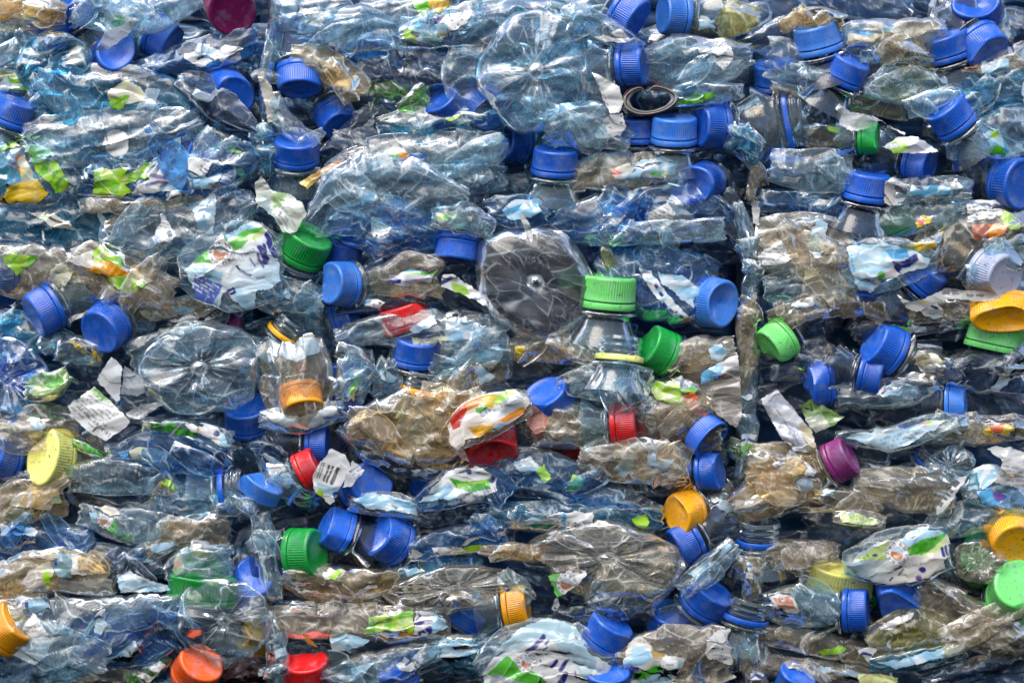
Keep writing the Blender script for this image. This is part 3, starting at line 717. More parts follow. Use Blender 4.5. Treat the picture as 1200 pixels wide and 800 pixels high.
# ================================================================== middle bale, top rows
B('smoky clear bottle at the top edge right of the upright crumpled strip', [(316, 15, 20), (360, 18, 22), (412, 12, 18)], 16, 16, 'c')
B('pale triangular sheet of bottle plastic above the topmost blue cap of the column', [(372, 42, 16), (410, 28, 30), (450, 42, 22), (478, 52, 6)], 22, 12, 'm')
B('clear bottle at the top edge with a green and yellow print behind it', [(420, 15, 16), (470, 24, 26), (524, 12, 22), (565, 2, 15)], 12, 14, 'c',
  [([(478, -4), (500, -4), (512, 18), (490, 18)], plain('green', ('v', 60, 9, 'lime', .5))), ([(500, -4), (524, -2), (532, 5), (514, 16), (502, 8)], plain('yellow', ('v', 20, 7, 'orange', .6)))])
B('bottle in a navy, white and lime label left of the huge pale blue base', [(466, 42, 10), (500, 36, 22), (532, 30, 24), (568, 12, 16)], 20, 12, 'c',
  [([(468, 50), (472, 38), (490, 24), (526, 16), (530, 34), (526, 44), (500, 52), (474, 54)],
    [('f', 'pale'), ('p', [(490, 26), (526, 16), (526, 30), (500, 28)], 'navy'), ('t', 493, 25, 9, 4, 'Y6-LE20', 'white', .9), ('e', 478, 44, 11, 9, 'lime'), ('l', [(484, 40), (490, 41)], 5, 'black'), ('p', R(494, 37, 525, 50), (.55, .62, .45)), ('t', 496, 43, 6, 5, 'UIT AL', 'black', .9)]),
   ([(528, 15), (556, 12), (548, 28), (530, 36), (524, 36)], [('f', (.72, .70, .66)), ('e', 540, 18, 3, 2.5, 'black'), ('e', 541, 23, 2.5, 2, 'black'), ('e', 537, 28, 2, 2, 'black'), ('e', 547, 17, 2, 2, 'black'), ('e', 533, 32, 2, 1.5, 'black')])])
B('blue tinted folded strip under the pale triangular sheet', [(338, 50, 10), (400, 55, 9), (470, 47, 8)], 8, 10, 'b')
B('upright crumpled clear strip in the joint between left and middle bales', [(309, -5, 7), (319, 40, 10), (309, 85, 8), (320, 140, 8)], 16, 10, 'c', small=1.8)
S('dangling white and pink printed tongue left of the blue cap column', [(300, 85), (308, 84), (320, 105), (333, 138), (314, 144), (308, 115)], 34, rows(305, 95, 62, 46, 5, 4, 'lilac', 'cream'), (.05, 0))
B('cream coloured crumpled bottle right of the second blue cap of the column', [(340, 62, 12), (375, 72, 20), (408, 94, 20), (432, 106, 9)], 20, 14, 'e',
  [([(384, 104), (402, 92), (418, 86), (424, 94), (414, 108), (398, 114), (386, 110)], [('f', 'cream'), ('p', [(388, 104), (400, 98), (404, 103), (392, 110)], 'navy'), ('l', [(400, 112), (412, 104), (420, 92)], 4, 'sky'), ('p', R(389, 94, 402, 101), 'white')])])
B('dark glossy bottle of tight wrinkles left of the huge pale blue base', [(404, 76, 18), (450, 70, 22), (502, 80, 28), (566, 86, 24)], 2, 18, 'd', small=1.4)
B('dark green bottle sliver above the pair of blue caps', [(428, 108, 14), (470, 104, 14), (504, 110, 10)], 6, 10, 'g')
B('milky film wrapped round the neck between the upper blue caps', [(320, 108, 10), (330, 140, 14), (352, 160, 12), (376, 164, 7)], 26, 10, 'm')
B('clear bottle flank at the left of the third blue cap of the column', [(298, 146, 12), (312, 178, 18), (318, 205, 10)], 16, 12, 't')
B('dark bottle shoulder slanting up right of the third blue cap', [(374, 182, 8), (410, 160, 20), (452, 128, 18)], 4, 14, 'd')
B('teal bottle shoulder left of the pair of blue caps, with a green tip', [(440, 150, 12), (490, 142, 22), (540, 146, 26), (592, 142, 18)], 14, 14, 't',
  [([(518, 140), (538, 128), (546, 132), (528, 144)], leafy())])
B('pale bottle with a small parrot-like green and red print', [(382, 202, 10), (440, 182, 24), (500, 184, 32), (566, 178, 30), (594, 166, 12)], 24, 16, 'm',
  [([(452, 176), (468, 172), (482, 180), (492, 178), (502, 184), (490, 192), (470, 190), (458, 188)], [('f', 'pale'), ('e', 462, 179, 8, 6, 'green'), ('e', 473, 181, 7, 5, 'orange'), ('e', 476, 178, 3, 3, 'white'), ('l', [(482, 184), (500, 184)], 5, 'blue'), ('e', 478, 189, 6, 3, 'red')])], big=.8)
S('ochre and pink torn strip beside the wide pale bottle', [(350, 214), (372, 200), (398, 186), (402, 192), (380, 206), (360, 222)], 32, [('g', 'yellow', 'pink', 352, 218, 400, 190)])
B('wide clear bottle in soft folds above the green cap, centre left', [(358, 258, 12), (398, 230, 42), (452, 226, 48), (512, 236, 34), (550, 242, 12)], 32, 18, 'm', big=.9)
B('blue shaded lower fold of the wide clear bottle, by the green cap', [(382, 276, 14), (430, 264, 34), (480, 268, 32), (520, 276, 14)], 18, 14, 'b')
B('short bottle piece with a pale lime print above the down-pointing blue cap', [(506, 254, 14), (545, 256, 22), (580, 268, 10)], 34, 10, 'c',
  [([(510, 250), (540, 248), (556, 256), (540, 270), (512, 266)], [('f', (.55, .62, .5), .7), ('e', 522, 253, 12, 5, 'lime')])])
B('ribbed clear bottle side left of the teal folded bottles', [(498, 206, 20), (545, 210, 22), (594, 206, 18)], 14, 14, 'c', ribs=8)
S('torn cream and green paper label above the green cap', [(298, 214), (306, 204), (320, 224), (338, 226), (354, 236), (360, 250), (346, 274), (330, 272), (322, 256), (300, 238)], 36,
  rows(330, 232, 62, 40, 6, 4.5, 'grey', (.66, .70, .6), ('p', [(318, 226), (336, 222), (334, 240), (322, 250)], (.4, .6, .25)), ('p', [(298, 232), (312, 228), (324, 250), (318, 254)], (.45, .6, .6))), (.1, .1), 1.4)
B('clear bottle corner with a small white and green label right of the light blue cap', [(432, 332, 14), (475, 320, 28), (518, 322, 28)], 22, 12, 'w',
  [([(456, 322), (476, 316), (514, 318), (508, 330), (470, 336), (454, 332)], [('f', (.62, .62, .66)), ('l', [(478, 321), (512, 320)], 4, 'green'), ('l', [(474, 318), (496, 317)], 3, 'sky'), ('p', R(452, 325, 470, 332), 'navy')])])
S('white and green folded label strip pointing down right, left of the dark bottle base', [(518, 322), (530, 320), (560, 340), (586, 360), (580, 364), (548, 348), (516, 336)], 30, [('f', 'white'), ('p', [(528, 332), (545, 335), (552, 346), (536, 346)], 'lime'), ('l', [(512, 334), (528, 326)], 5, 'navy')], (-.1, .2))
B('small shiny crumple of film under the light blue cap', [(296, 346, 20), (335, 346, 24), (380, 350, 18)], 16, 14, 'm', small=1.7)
B('dark bottle edge with a tiny white skull-like mark, below the light blue cap', [(392, 358, 9), (450, 355, 13), (514, 346, 10)], 10, 10, 'd',
  [([(424, 352), (440, 348), (452, 354), (446, 362), (426, 360)], [('f', 'white'), ('e', 438, 356, 2, 2, 'black'), ('e', 445, 355, 2, 2, 'black'), ('l', [(424, 358), (434, 352)], 3, 'sky')])])
B('clear crackled bottle over the flat red cap', [(392, 398, 12), (450, 386, 20), (522, 386, 28), (596, 392, 20)], 22, 14, 'm')

C_('dented blue cap at the top of the upright column, under the smoky bottle', 345, 45, 40, 40, 'shaded_blue', 26, -14, 'k')
C_('second blue cap of the column, its flat top turned down to the viewer', 350, 92, -90, 33, 'blue', 25, 14, '', blen=55)
C_('third blue cap of the column, standing upright with a shiny domed top', 347, 176, 90, 30, 'blue', 26, 14, '')
C_('blue cap under a scrap of film, right of the column of three', 394, 138, -60, 40, 'blue', 24, -8, '')
C_('left blue cap of the pair under the dark wrinkled bottle', 521, 124, 125, 34, 'blue', 24, 4, '')
C_('right blue cap of the pair, flattened and folded at the top', 570, 126, -45, 58, 'blue', 26, 4, 'cd')
C_('shaded blue cap left of the upright cap below the huge base', 600, 168, 170, 35, 'shaded_blue', 25, -24, '')
C_('large green cap tucked under the torn cream paper label', 355, 287, 62, 30, 'green', 30, 12, '', blen=60)
C_('sliver of blue cap between the green cap and the light blue cap', 400, 294, 80, 20, 'shaded_blue', 24, -12, '')
C_('light blue cap facing left on its clear neck, centre left', 397, 333, 178, 40, 'lblue', 26, 22, '', body='c', blen=80)
C_('blue cap pointing straight down, left of the dark bottle base', 535, 291, -97, 10, 'blue', 25, 10, '', body='d')
C_('squashed blue cap low behind the dark edge with the skull-like mark', 404, 374, 20, 30, 'shaded_blue', 22, -6, 'c', sq=.6)
C_('flat pressed red cap under clear crackled film, centre', 474, 372, 108, 8, 'red', 25, 8, 'k', sq=.7, body='d')
C_('bottle neck with an orange ring and no cap, left of the flat red cap', 340, 383, 55, 14, 'orange', 23, 10, 'r', body='c', blen=50)
D('huge pale blue round bottle base at the top, the largest in view', 628, 82, 62, 70, 34, 'c', 10, 5, 18, 70, amp=.45, star=1.3, body='t')
D('collar of crushed bottle wall flaring round the huge pale blue base', 618, 76, 92, 80, 14, 'm', 0, 3, 8, 50, amp=1.5, star=.0)

# ================================================================== middle bale, right half of the top
B('diagonal wrinkled film from the huge base towards the sideways blue cap', [(640, 8, 14), (680, 26, 20), (730, 46, 14), (755, 52, 4)], 34, 10, 'm', small=1.3)
B('broad clear bottle with a rounded end, left of the dark joint at the top right', [(752, 84, 18), (790, 80, 34), (840, 72, 30), (882, 62, 14)], 22, 18, 'm', big=.8)
B('olive dark bottle at the top edge left of the dark joint', [(796, 18, 18), (850, 20, 24), (890, 25, 14)], 4, 14, 'v')
S('torn white back label full of fine print beside the huge base', [(693, 84), (704, 88), (726, 102), (731, 120), (726, 132), (714, 134), (704, 110)], 42, rows(699, 88, 66, 44, 7, 4, 'grey'), (.15, .05))
S('lower flap of the fine print label with two black dots', [(714, 134), (730, 132), (734, 150), (728, 160), (702, 163), (696, 160), (706, 140)], 40, rows(700, 142, 5, 20, 4, 4.2, 'grey', 'white', ('e', 728, 136, 1.6, 2, 'black'), ('e', 728, 144, 1.6, 2, 'black')))
B('clear fold of bottle under the fine print label', [(636, 150, 20), (690, 140, 32), (740, 166, 14)], 26, 14, 'm')
B('clear film with a bright green patch above the three blue caps', [(788, 112, 14), (830, 110, 16), (872, 106, 9)], 24, 10, 'c',
  [([(788, 120), (812, 110), (838, 107), (842, 112), (820, 121), (796, 126)], [('f', 'green'), ('v', 30, 9, 'lime', .6)])])
B('clear gathered film hanging right of the three blue caps', [(850, 140, 10), (872, 160, 20), (880, 198, 9)], 12, 12, 't', small=1.4)
B('crumpled bottle with white, red and teal print under the three blue caps', [(648, 214, 14), (700, 200, 22), (752, 198, 22), (806, 194, 13)], 16, 14, 'w',
  [([(712, 200), (736, 190), (772, 184), (796, 188), (792, 204), (756, 210), (724, 214)], [('f', 'pale'), ('e', 722, 204, 8, 8, 'red'), ('e', 730, 196, 9, 6, 'cream'), ('l', [(738, 192), (744, 200), (736, 204)], 1.6, 'black'), ('e', 774, 204, 12, 5, 'green'), ('v', 70, 17, 'white', .8)])])
B('teal folded bottle of long waves above the dark cavity, centre right', [(642, 246, 16), (700, 244, 30), (770, 250, 34), (832, 256, 24), (854, 266, 14)], 14, 18, 'b', asp=1.7)
B('long pale flap with a blunt right end below the dished blue cap', [(690, 276, 12), (780, 272, 15), (850, 270, 15)], 28, 10, 'm')
D('dark smoky round bottle base left of the light green cap', 628, 330, 72, 64, 20, 's', 20, 5, 30, 60, amp=.45, star=.05)
B('crumpled light blue printed film above the dark bottle base', [(570, 250, 16), (610, 244, 24), (644, 252, 14)], 26, 10, 'b',
  [([(586, 246), (602, 234), (632, 232), (640, 244), (622, 256), (596, 258)], frost(('l', [(590, 252), (620, 238)], 6, 'sky')))])
S('white curled sliver like a tooth on the dark bottle base', [(606, 249), (612, 250), (622, 262), (626, 278), (622, 289), (616, 274)], 44, plain('white'))
B('teal bottle with a white and navy twisted label, left of the dented blue cap', [(700, 300, 14), (742, 320, 42), (790, 336, 50), (842, 342, 34)], 8, 20, 'b',
  [([(746, 312), (764, 318), (776, 338), (790, 352), (808, 372), (806, 382), (786, 368), (768, 348), (756, 330)], [('f', 'white'), ('l', [(768, 334), (776, 346)], 4, 'navy'), ('l', [(776, 354), (788, 366)], 4, 'navy'), ('l', [(792, 366), (804, 378)], 3.5, 'navy'), ('v', 60, 13, 'pale', .8)]),
   ([(770, 318), (800, 322), (822, 340), (812, 362), (794, 346), (776, 334)], frost())])
B('yellow edged curl of film right of the dark bottle base', [(708, 288, 6), (712, 305, 9), (722, 320, 7)], 24, 8, 'v')
B('clear shoulder of the bottle under the light green cap', [(716, 366, 30), (698, 396, 44), (672, 424, 30)], 16, 20, 'w', big=.7)
B('dark film in the joint right of the teal folded bottle', [(856, 215, 10), (862, 255, 13), (866, 300, 10)], -6, 12, 'd')
B('upper greyish crumpled clear strip in the joint, right of the dented blue cap', [(864, 236, 5), (874, 268, 9), (884, 310, 13), (878, 352, 8)], 18, 9, 'c', small=1.7, jag=.3)
B('lower twisted brown strip in the joint, left of the slit green cap', [(884, 338, 7), (874, 380, 13), (880, 420, 12), (866, 462, 7)], 14, 9, 'w', small=1.7, jag=.3)
B('ragged clear film end in the joint left of the ornate torn label', [(882, 430, 9), (872, 470, 14), (878, 520, 12), (868, 560, 7)], 10, 9, 'c', small=1.7, jag=.3)
B('slim grey strip in the upper joint between middle and right bales', [(886, 120, 7), (888, 180, 9), (882, 235, 7)], 8, 9, 'w', asp=1.6)
S('small white torn piece in the joint above the tall strip', [(880, 236), (887, 234), (891, 248), (890, 264), (882, 262)], 26, plain('white'))

C_('blue cap lying on its side at the top edge, left of two', 736, 18, -32, 26, 'blue', 26, 10, '')
C_('blue cap turned to the left at the top edge, right of two', 790, 17, 176, 22, 'lblue', 25, 2, '', body='d')
C_('pinched blue cap with an open ring slit, above the flattened tube mouth', 742, 75, 3, 18, 'blue', 26, 16, 'k', body='c')
C_('left blue cap of the three in a row, partly hidden by the print flap', 745, 153, 90, 6, 'blue', 25, -2, '', blen=55)
C_('middle blue cap of the three in a row, upright', 790, 152, 88, 12, 'lblue', 27, 12, '', blen=55)
C_('right blue cap of the three in a row, turned sideways', 834, 147, 178, 26, 'blue', 27, 8, '', body='d', blen=45)
C_('upright blue cap below the huge pale blue base', 650, 189, 86, 14, 'blue', 26, 16, '', blen=60)
C_('dished blue cap facing out above the long pale flap', 816, 215, 195, 64, 'blue', 29, 8, 'd', sq=.85, body='d')
C_('light green cap standing on a clear neck, centre right', 713, 342, 85, 6, 'lgreen', 32, 26, '', body='', sq=.94)
C_('dark green cap glimpsed through film beside the light green cap', 676, 329, 120, 50, 'dgreen', 20, -14, 'k', body='d')
C_('blue cap with a burst dented face at the left of the tall strip', 838, 355, -12, 50, 'lblue', 28, 14, 'd', body='b')
C_('green cap tilted with its ring torn open, right of the yellow ring neck', 771, 410, 152, 25, 'green', 27, 10, '', body='w')
C_('capless clear neck with a yellow ring, below the light green cap', 727, 407, 84, -4, 'yellow', 28, 34, 'r', body='c', blen=50, bang=-60)

# ================================================================== right bale, top rows
B('crumpled clear bottle left of the two upper blue caps of the right bale', [(898, 62, 26), (930, 72, 28), (966, 100, 12)], 18, 14, 'c', small=1.4)
B('cream film arching over the upper blue cap of the right bale', [(912, 26, 10), (955, 14, 10), (988, 30, 12)], 26, 10, 'e')
B('cream and blue printed crumple right of the upper blue cap of the right bale', [(988, 46, 14), (1020, 36, 18), (1064, 40, 16)], 18, 12, 'c',
  [([(994, 40), (1012, 34), (1050, 28), (1052, 38), (1030, 44), (1010, 60), (990, 56)], [('f', 'cream'), ('l', [(996, 36), (1020, 40), (1050, 32)], 5, 'sky'), ('l', [(996, 32), (1006, 38)], 5, 'blue'), ('n', 992, 48, -10, 30, 3, 4, 'grey')])])
B('brown tinted clear fold left of the two adjoining blue caps', [(1028, 58, 20), (1070, 46, 26), (1110, 40, 12)], 24, 12, 'w')
B('thin pressed edge above the lime-coloured base', [(1008, 66, 9), (1060, 63, 10), (1098, 70, 8)], 20, 8, 'c')
D('small yellowish green bottle base under clear film, right bale', 1066, 94, 38, 26, 6, 'v', 0, 4, 12, 30, amp=.7)
B('clear film stretched over the yellowish green base', [(1010, 105, 10), (1064, 96, 28), (1112, 100, 10)], 20, 14, 'm', big=.6)
B('brown bottle neck with a light blue wrap at the right edge', [(1098, 86, 9), (1150, 80, 15), (1205, 68, 20)], 8, 14, 'w',
  [([(1150, 72), (1182, 68), (1186, 84), (1168, 94), (1150, 90)], frost()), ([(1126, 72), (1144, 74), (1146, 80), (1130, 82)], plain('orange'))])
B('grey green crumpled bottle at the right edge below the brown neck', [(1088, 120, 15), (1140, 108, 22), (1205, 106, 26)], 14, 16, 't')
B('long brown pressed strip across the top of the right bale', [(903, 110, 12), (980, 116, 13), (1066, 126, 12)], 4, 10, 'w', asp=1.8)
B('clear fold over the top of the slanted blue cap, right bale', [(1062, 132, 12), (1095, 116, 14), (1128, 112, 8)], 28, 10, 'm')
S('milky white curled film over the small sideways green cap', [(978, 122), (984, 120), (996, 130), (1024, 136), (1040, 146), (1062, 156), (1060, 160), (1030, 142), (1016, 152), (996, 154), (984, 146)], 38, [('f', (.75, .78, .78), .8)], (.1, .1), 1.2, name='film_scrap', cat='film')
S('leaf green and white pointed scrap right of the small green cap', [(1034, 172), (1052, 160), (1076, 160), (1102, 178), (1080, 180), (1048, 180)], 36, [('f', 'white'), ('e', 1050, 173, 17, 7, 'lime')], (0, .2), 1.0)
B('brownish clear neck leading to the small sideways green cap', [(942, 160, 14), (980, 156, 16), (1006, 161, 17)], 8, 14, 'w',
  [([(968, 148), (984, 146), (984, 158), (972, 154)], plain('lime'))])
B('crumpled bottle with green and teal print at the right edge', [(1108, 176, 14), (1150, 160, 30), (1205, 150, 28)], 20, 14, 'm',
  [([(1150, 156), (1172, 150), (1182, 176), (1176, 190), (1156, 188), (1160, 174)], [('f', 'pale'), ('e', 1168, 180, 12, 9, 'green'), ('e', 1166, 157, 6, 5, 'lime'), ('p', R(1176, 160, 1188, 180), 'sky')])])
B('shiny scrunched clear bottle left of the blue cap with the paper tongue', [(902, 192, 20), (950, 202, 28), (1000, 206, 22)], 24, 14, 'm', small=1.5)
B('dark blue film along the left of the right bale', [(886, 236, 14), (950, 240, 15), (1014, 236, 10)], 4, 12, 'b')
B('bottle shoulder with a teal print under the small blue cap, right bale', [(1040, 226, 12), (1090, 222, 19), (1140, 222, 12)], 20, 12, 'c',
  [([(1062, 218), (1096, 216), (1116, 220), (1108, 236), (1076, 238)], [('f', (.05, .22, .33)), ('v', 70, 16, 'sky', .6)])])
S('crumpled white paper tongue with a printed edge beside the ribbed blue cap', [(1037, 213), (1046, 207), (1062, 211), (1064, 232), (1048, 242), (1036, 238)], 34, rows(1040, 210, 8, 22, 1, 5, 'black', (.72, .68, .62)), (0, .1), 1.5)
B('dark striped bottle with a red and yellow print, between green cap and yellow scrap', [(1006, 264, 12), (1070, 256, 22), (1134, 244, 16)], 18, 12, 'c',
  [([(1070, 262), (1082, 250), (1092, 252), (1090, 262), (1074, 268)], [('f', 'yellow'), ('e', 1080, 259, 5, 5, 'red')]), ([(1092, 268), (1108, 262), (1106, 268), (1090, 274)], plain('green'))])
B('amber tinted bottle under the printed white back label at right edge', [(1078, 304, 20), (1124, 280, 42), (1170, 270, 38), (1205, 276, 26)], 16, 18, 'w',
  [([(1132, 232), (1142, 224), (1172, 226), (1180, 240), (1178, 252), (1168, 254), (1158, 258), (1132, 261)], rows(1134, 240, 2, 36, 5, 4.6, 'black')),
   ([(1172, 242), (1182, 238), (1192, 256), (1198, 266), (1184, 272), (1172, 258)], plain('lime', ('v', 60, 12, 'leaf', .7))),
   ([(1138, 264), (1164, 262), (1184, 264), (1178, 274), (1156, 284), (1140, 280)], [('f', 'orange'), ('p', R(1130, 258, 1160, 290), (.42, .13, .07))])])
S('bright yellow creased scrap below the dark striped bottle', [(1056, 288), (1078, 282), (1106, 270), (1104, 282), (1094, 292), (1070, 296)], 36, [('f', 'yellow'), ('v', 20, 8, (.6, .4, .02), .5)], (0, .1), 1.2)
B('big brownish crumpled bottle above the light blue swoosh label', [(884, 290, 30), (930, 285, 40), (980, 290, 40), (1022, 304, 18)], 20, 20, 'w')
B('clear bottle carrying the label marked 15, left of the swoosh label', [(896, 340, 16), (950, 332, 26), (1004, 330, 26)], 24, 12, 'm',
  [([(940, 326), (946, 304), (962, 320), (968, 334), (952, 352), (938, 350)], [('f', (.55, .56, .52), .75), ('t', 955, 317, 80, 9, '15', 'grey', 1.3), ('p', [(940, 326), (946, 304), (954, 312), (948, 326)], (.4, .6, .3))]),
   ([(972, 336), (992, 328), (1000, 338), (980, 346)], frost())])
B('bottle in a light blue label with a navy and white swoosh', [(986, 316, 22), (1020, 310, 36), (1064, 306, 28), (1098, 308, 12)], 38, 12, 'm',
  [([(992, 288), (1034, 284), (1062, 290), (1092, 304), (1088, 312), (1052, 324), (1032, 330), (1026, 340), (1016, 347), (1008, 344), (996, 316)],
    [('f', 'pale'), ('v', 80, 16, 'white', .45), ('p', [(1038, 294), (1062, 290), (1066, 302), (1046, 304)], 'sky'), ('p', [(1046, 306), (1060, 305), (1074, 298), (1076, 306), (1066, 312), (1056, 313), (1056, 322), (1048, 316)], 'navy'),
     ('l', [(1056, 318), (1070, 315), (1079, 306), (1076, 300)], 4, 'white'), ('p', [(1018, 332), (1046, 312), (1054, 323), (1034, 330)], (.72, .66, .62)), ('e', 1033, 324, 5, 6, 'green'), ('t', 1012, 330, 88, 6, 'MIN', 'sky', 1.1), ('n', 1000, 298, 75, 34, 3, 6, 'sky')])], big=.5, small=.6)
B('clear pinched film left of the pale grey blue cap', [(1128, 326, 14), (1165, 306, 20), (1205, 296, 22)], 26, 12, 'c')
B('amber brown crumple under the label marked 15', [(898, 366, 10), (960, 358, 18), (1014, 362, 12)], 20, 12, 'w')
B('brown folded bottle under the long white printed strip', [(1008, 356, 14), (1060, 358, 20), (1100, 362, 18), (1150, 362, 12)], 16, 12, 'w')
S('long white printed strip running to the orange cap, right bale', [(1050, 344), (1062, 362), (1076, 366), (1110, 350), (1138, 353), (1172, 354), (1172, 343), (1140, 340), (1108, 337), (1084, 350), (1068, 354)], 38,
  rows(1104, 341, 3, 66, 1, 6, 'black', (.52, .52, .50), ('t', 1104, 347, -8, 5, 'SUCRES', 'black', .9), ('e', 1082, 356, 5, 2, 'yellow')), (0, 0), .8)
B('dark pressed bottle layers above the blue caps in the middle of the right bale', [(1000, 384, 12), (1070, 384, 12), (1150, 378, 10)], 6, 10, 'd', asp=1.7)

C_('upper ribbed blue cap at the top of the right bale, under cream film', 958, 45, 104, 10, 'lblue', 28, 14, '', body='d')
C_('second blue cap of the right bale, tilted on a dark neck', 990, 81, 62, 14, 'blue', 26, 16, '', body='d')
C_('shaded blue cap left of the second tilted cap, in the dark joint', 910, 88, 95, 20, 'shaded_blue', 26, -20, '', body='d')
C_('left one of two adjoining blue caps near the upper right', 1112, 54, 108, 14, 'blue', 26, 8, '', body='d')
C_('right one of two adjoining blue caps, its blank top turned down', 1152, 54, -50, 38, 'blue', 27, 8, 'k', body='d')
C_('blue cap with a sunken face at the top right edge', 1145, 10, 100, 58, 'blue', 28, -2, 'd')
C_('slanted blue cap near the right edge, above the leaf green scrap', 1115, 135, 128, 20, 'blue', 28, 18, '', body='c')
C_('small green cap lying sideways under the milky curled film', 1018, 162, 0, 8, 'green', 19, 16, '', body='')
C_('blue cap half sunk below the leaf green scrap', 1078, 190, -15, 22, 'blue', 24, 2, '', body='d')
C_('sliver of crushed blue cap by the joint, left of the scrunched bottle', 915, 190, 80, 40, 'shaded_blue', 22, -6, 'c', sq=.6, body='d')
C_('ribbed blue cap left of the crumpled white paper tongue', 1016, 218, 80, 10, 'blue', 27, 12, '', body='d')
C_('blue cap with a shaded round face at the right edge, above the white back label', 1188, 216, -10, 54, 'blue', 31, 6, '', body='d')
C_('loose upright blue ring on a hidden neck, by the joint of the right bale', 936, 140, 10, 10, 'blue', 26, 2, 'r', sq=.6, body='d')
C_('dark green cap wedged above the yellow scrap', 1046, 263, 112, 12, 'dgreen', 24, 0, '', sq=.7, body='d')
C_('blue cap under the navy swoosh label, tilted up right', 1080, 322, 45, 14, 'blue', 26, 12, '', body='d')
C_('blue cap hidden below the point of the light blue label', 1018, 345, -100, 30, 'blue', 23, 4, '', body='d')
C_('pale grey blue translucent cap near the right edge', 1166, 322, -22, 46, 'pale', 30, 22, '', body='d')
C_('glossy squashed orange cap at the right edge, above the green one', 1178, 366, -90, 56, 'orange', 33, 24, 'd', sq=.62, body='')
C_('green cap lying under the glossy orange cap', 1166, 394, 78, 4, 'lgreen', 27, 6, 'n', sq=.7, body='d')

# ================================================================== left bale, middle rows
D('blue tinted star-shaped bottle base half cut by the left edge', 8, 444, 50, 46, 12, 'b', 15, 5, 14, 40)
D('large clear star-shaped bottle base with radiating folds, left of the joint', 233, 430, 68, 54, 30, 'c', 0, 5, 16, 60, slant=(0, .1), amp=.7, star=1.2)
B('crackled rim of bottle film round the large star-shaped base', [(150, 415, 24), (190, 400, 22), (250, 392, 16), (300, 410, 12)], 20, 12, 'm')
B('lime green translucent twist of film left of the white text label', [(28, 456, 14), (55, 456, 20), (82, 438, 10)], 26, 10, 'g',
  [([(32, 452), (56, 446), (66, 432), (82, 432), (78, 458), (60, 478), (34, 476)], [('f', (.3, .5, .15), .75), ('v', 30, 11, 'leaf', .6)])])
B('clear bottle mouth with a yellow and navy torn collar under the facing blue cap', [(62, 412, 12), (90, 408, 18), (120, 418, 12)], 14, 12, 'c',
  [([(74, 400), (92, 402), (112, 412), (124, 424), (116, 424), (96, 414)], [('f', 'yellow'), ('v', 40, 7, 'brown', .7), ('p', R(102, 398, 108, 416), 'navy')])])
S('large torn white label with rows of print and a green corner, left bale', [(78, 476), (110, 452), (132, 472), (152, 492), (150, 500), (123, 517), (104, 506), (88, 492)], 42,
  rows(100, 456, 40, 50, 6, 5, 'grey', 'white', ('p', [(104, 458), (114, 453), (130, 472), (118, 470)], (.2, .45, .12)), ('t', 91, 478, 42, 5.5, 'Traubenpresso', 'black', 1.1), ('l', [(110, 505), (114, 500)], 2, 'black')), (.1, .1), .8)
S('upright folded white paper label above the large torn one', [(131, 417), (144, 428), (140, 470), (136, 472), (113, 445), (120, 432)], 46, rows(118, 436, 100, 30, 6, 4.5, 'grey', (.70, .72, .74)), (.2, 0), .7)
S('grey white right half of the folded paper label', [(145, 428), (166, 440), (176, 458), (160, 464), (141, 462)], 42, rows(146, 434, 50, 26, 5, 5, 'grey', (.52, .56, .60)), (-.2, 0), .7)
S('small torn strip of print pointing right under the folded paper label', [(146, 484), (166, 474), (188, 470), (192, 474), (164, 492), (150, 490)], 40, rows(150, 480, -28, 44, 4, 4.2, 'grey', (.62, .65, .68)), (0, 0), .8)
B('brown grey bottle end below the lime twist at left edge', [(-18, 496, 28), (40, 500, 30), (92, 506, 16)], 14, 18, 'w')
B('clear bottle with blue shaded folds right of the yellow cap', [(122, 520, 12), (180, 515, 24), (232, 530, 28), (266, 552, 12)], 20, 16, 'b')
B('flat bottle end with a green band and a white, purple print', [(165, 500, 12), (220, 505, 17), (274, 516, 12)], 28, 10, 'c',
  [([(172, 494), (190, 490), (212, 500), (236, 510), (224, 514), (196, 506), (176, 504)], [('f', 'dgreen'), ('v', 30, 15, 'green', .8)]),
   ([(216, 498), (232, 491), (254, 498), (262, 508), (272, 526), (258, 524), (240, 512), (224, 506)], [('f', 'white'), ('e', 254, 508, 5, 4, 'navy'), ('l', [(232, 497), (232, 504)], 2, 'orange'), ('p', R(258, 508, 276, 530), 'pale')])])
B('green leaf-like piece of film right of the yellow cap', [(82, 516, 5), (100, 524, 9), (126, 538, 6)], 20, 8, 'g', [([(80, 512), (100, 512), (112, 524), (128, 538), (106, 536), (90, 526)], plain('green', ('v', 20, 9, 'dgreen', .7)))])
B('ribbed clear bottle side with a lime print at its right end', [(78, 562, 16), (130, 556, 26), (184, 562, 18), (212, 576, 10)], 22, 14, 'm', ribs=7,
  labels=[([(176, 574), (190, 560), (206, 566), (204, 582), (188, 588), (180, 586)], [('f', 'lime'), ('p', R(170, 562, 188, 582), (.62, .5, .38)), ('e', 192, 562, 3, 4, 'black')])])
B('cream paper wrapped bottle end at the left edge, below the yellow cap', [(-14, 602, 22), (28, 586, 30), (78, 582, 22)], 18, 16, 'e',
  [([(8, 592), (22, 576), (52, 566), (70, 574), (74, 588), (50, 598), (26, 594)], rows(14, 580, 10, 55, 5, 4.5, (.5, .5, .42), 'cream', ('p', [(60, 592), (74, 580), (78, 590), (66, 600)], (.4, .62, .25))))])
B('pale smooth bottle shoulder left of the broken blue cap', [(188, 590, 12), (240, 586, 18), (304, 580, 12)], 18, 12, 'm')
B('dark clear fold under the yellow cap', [(-12, 566, 12), (40, 560, 14), (88, 566, 7)], 8, 10, 'd')
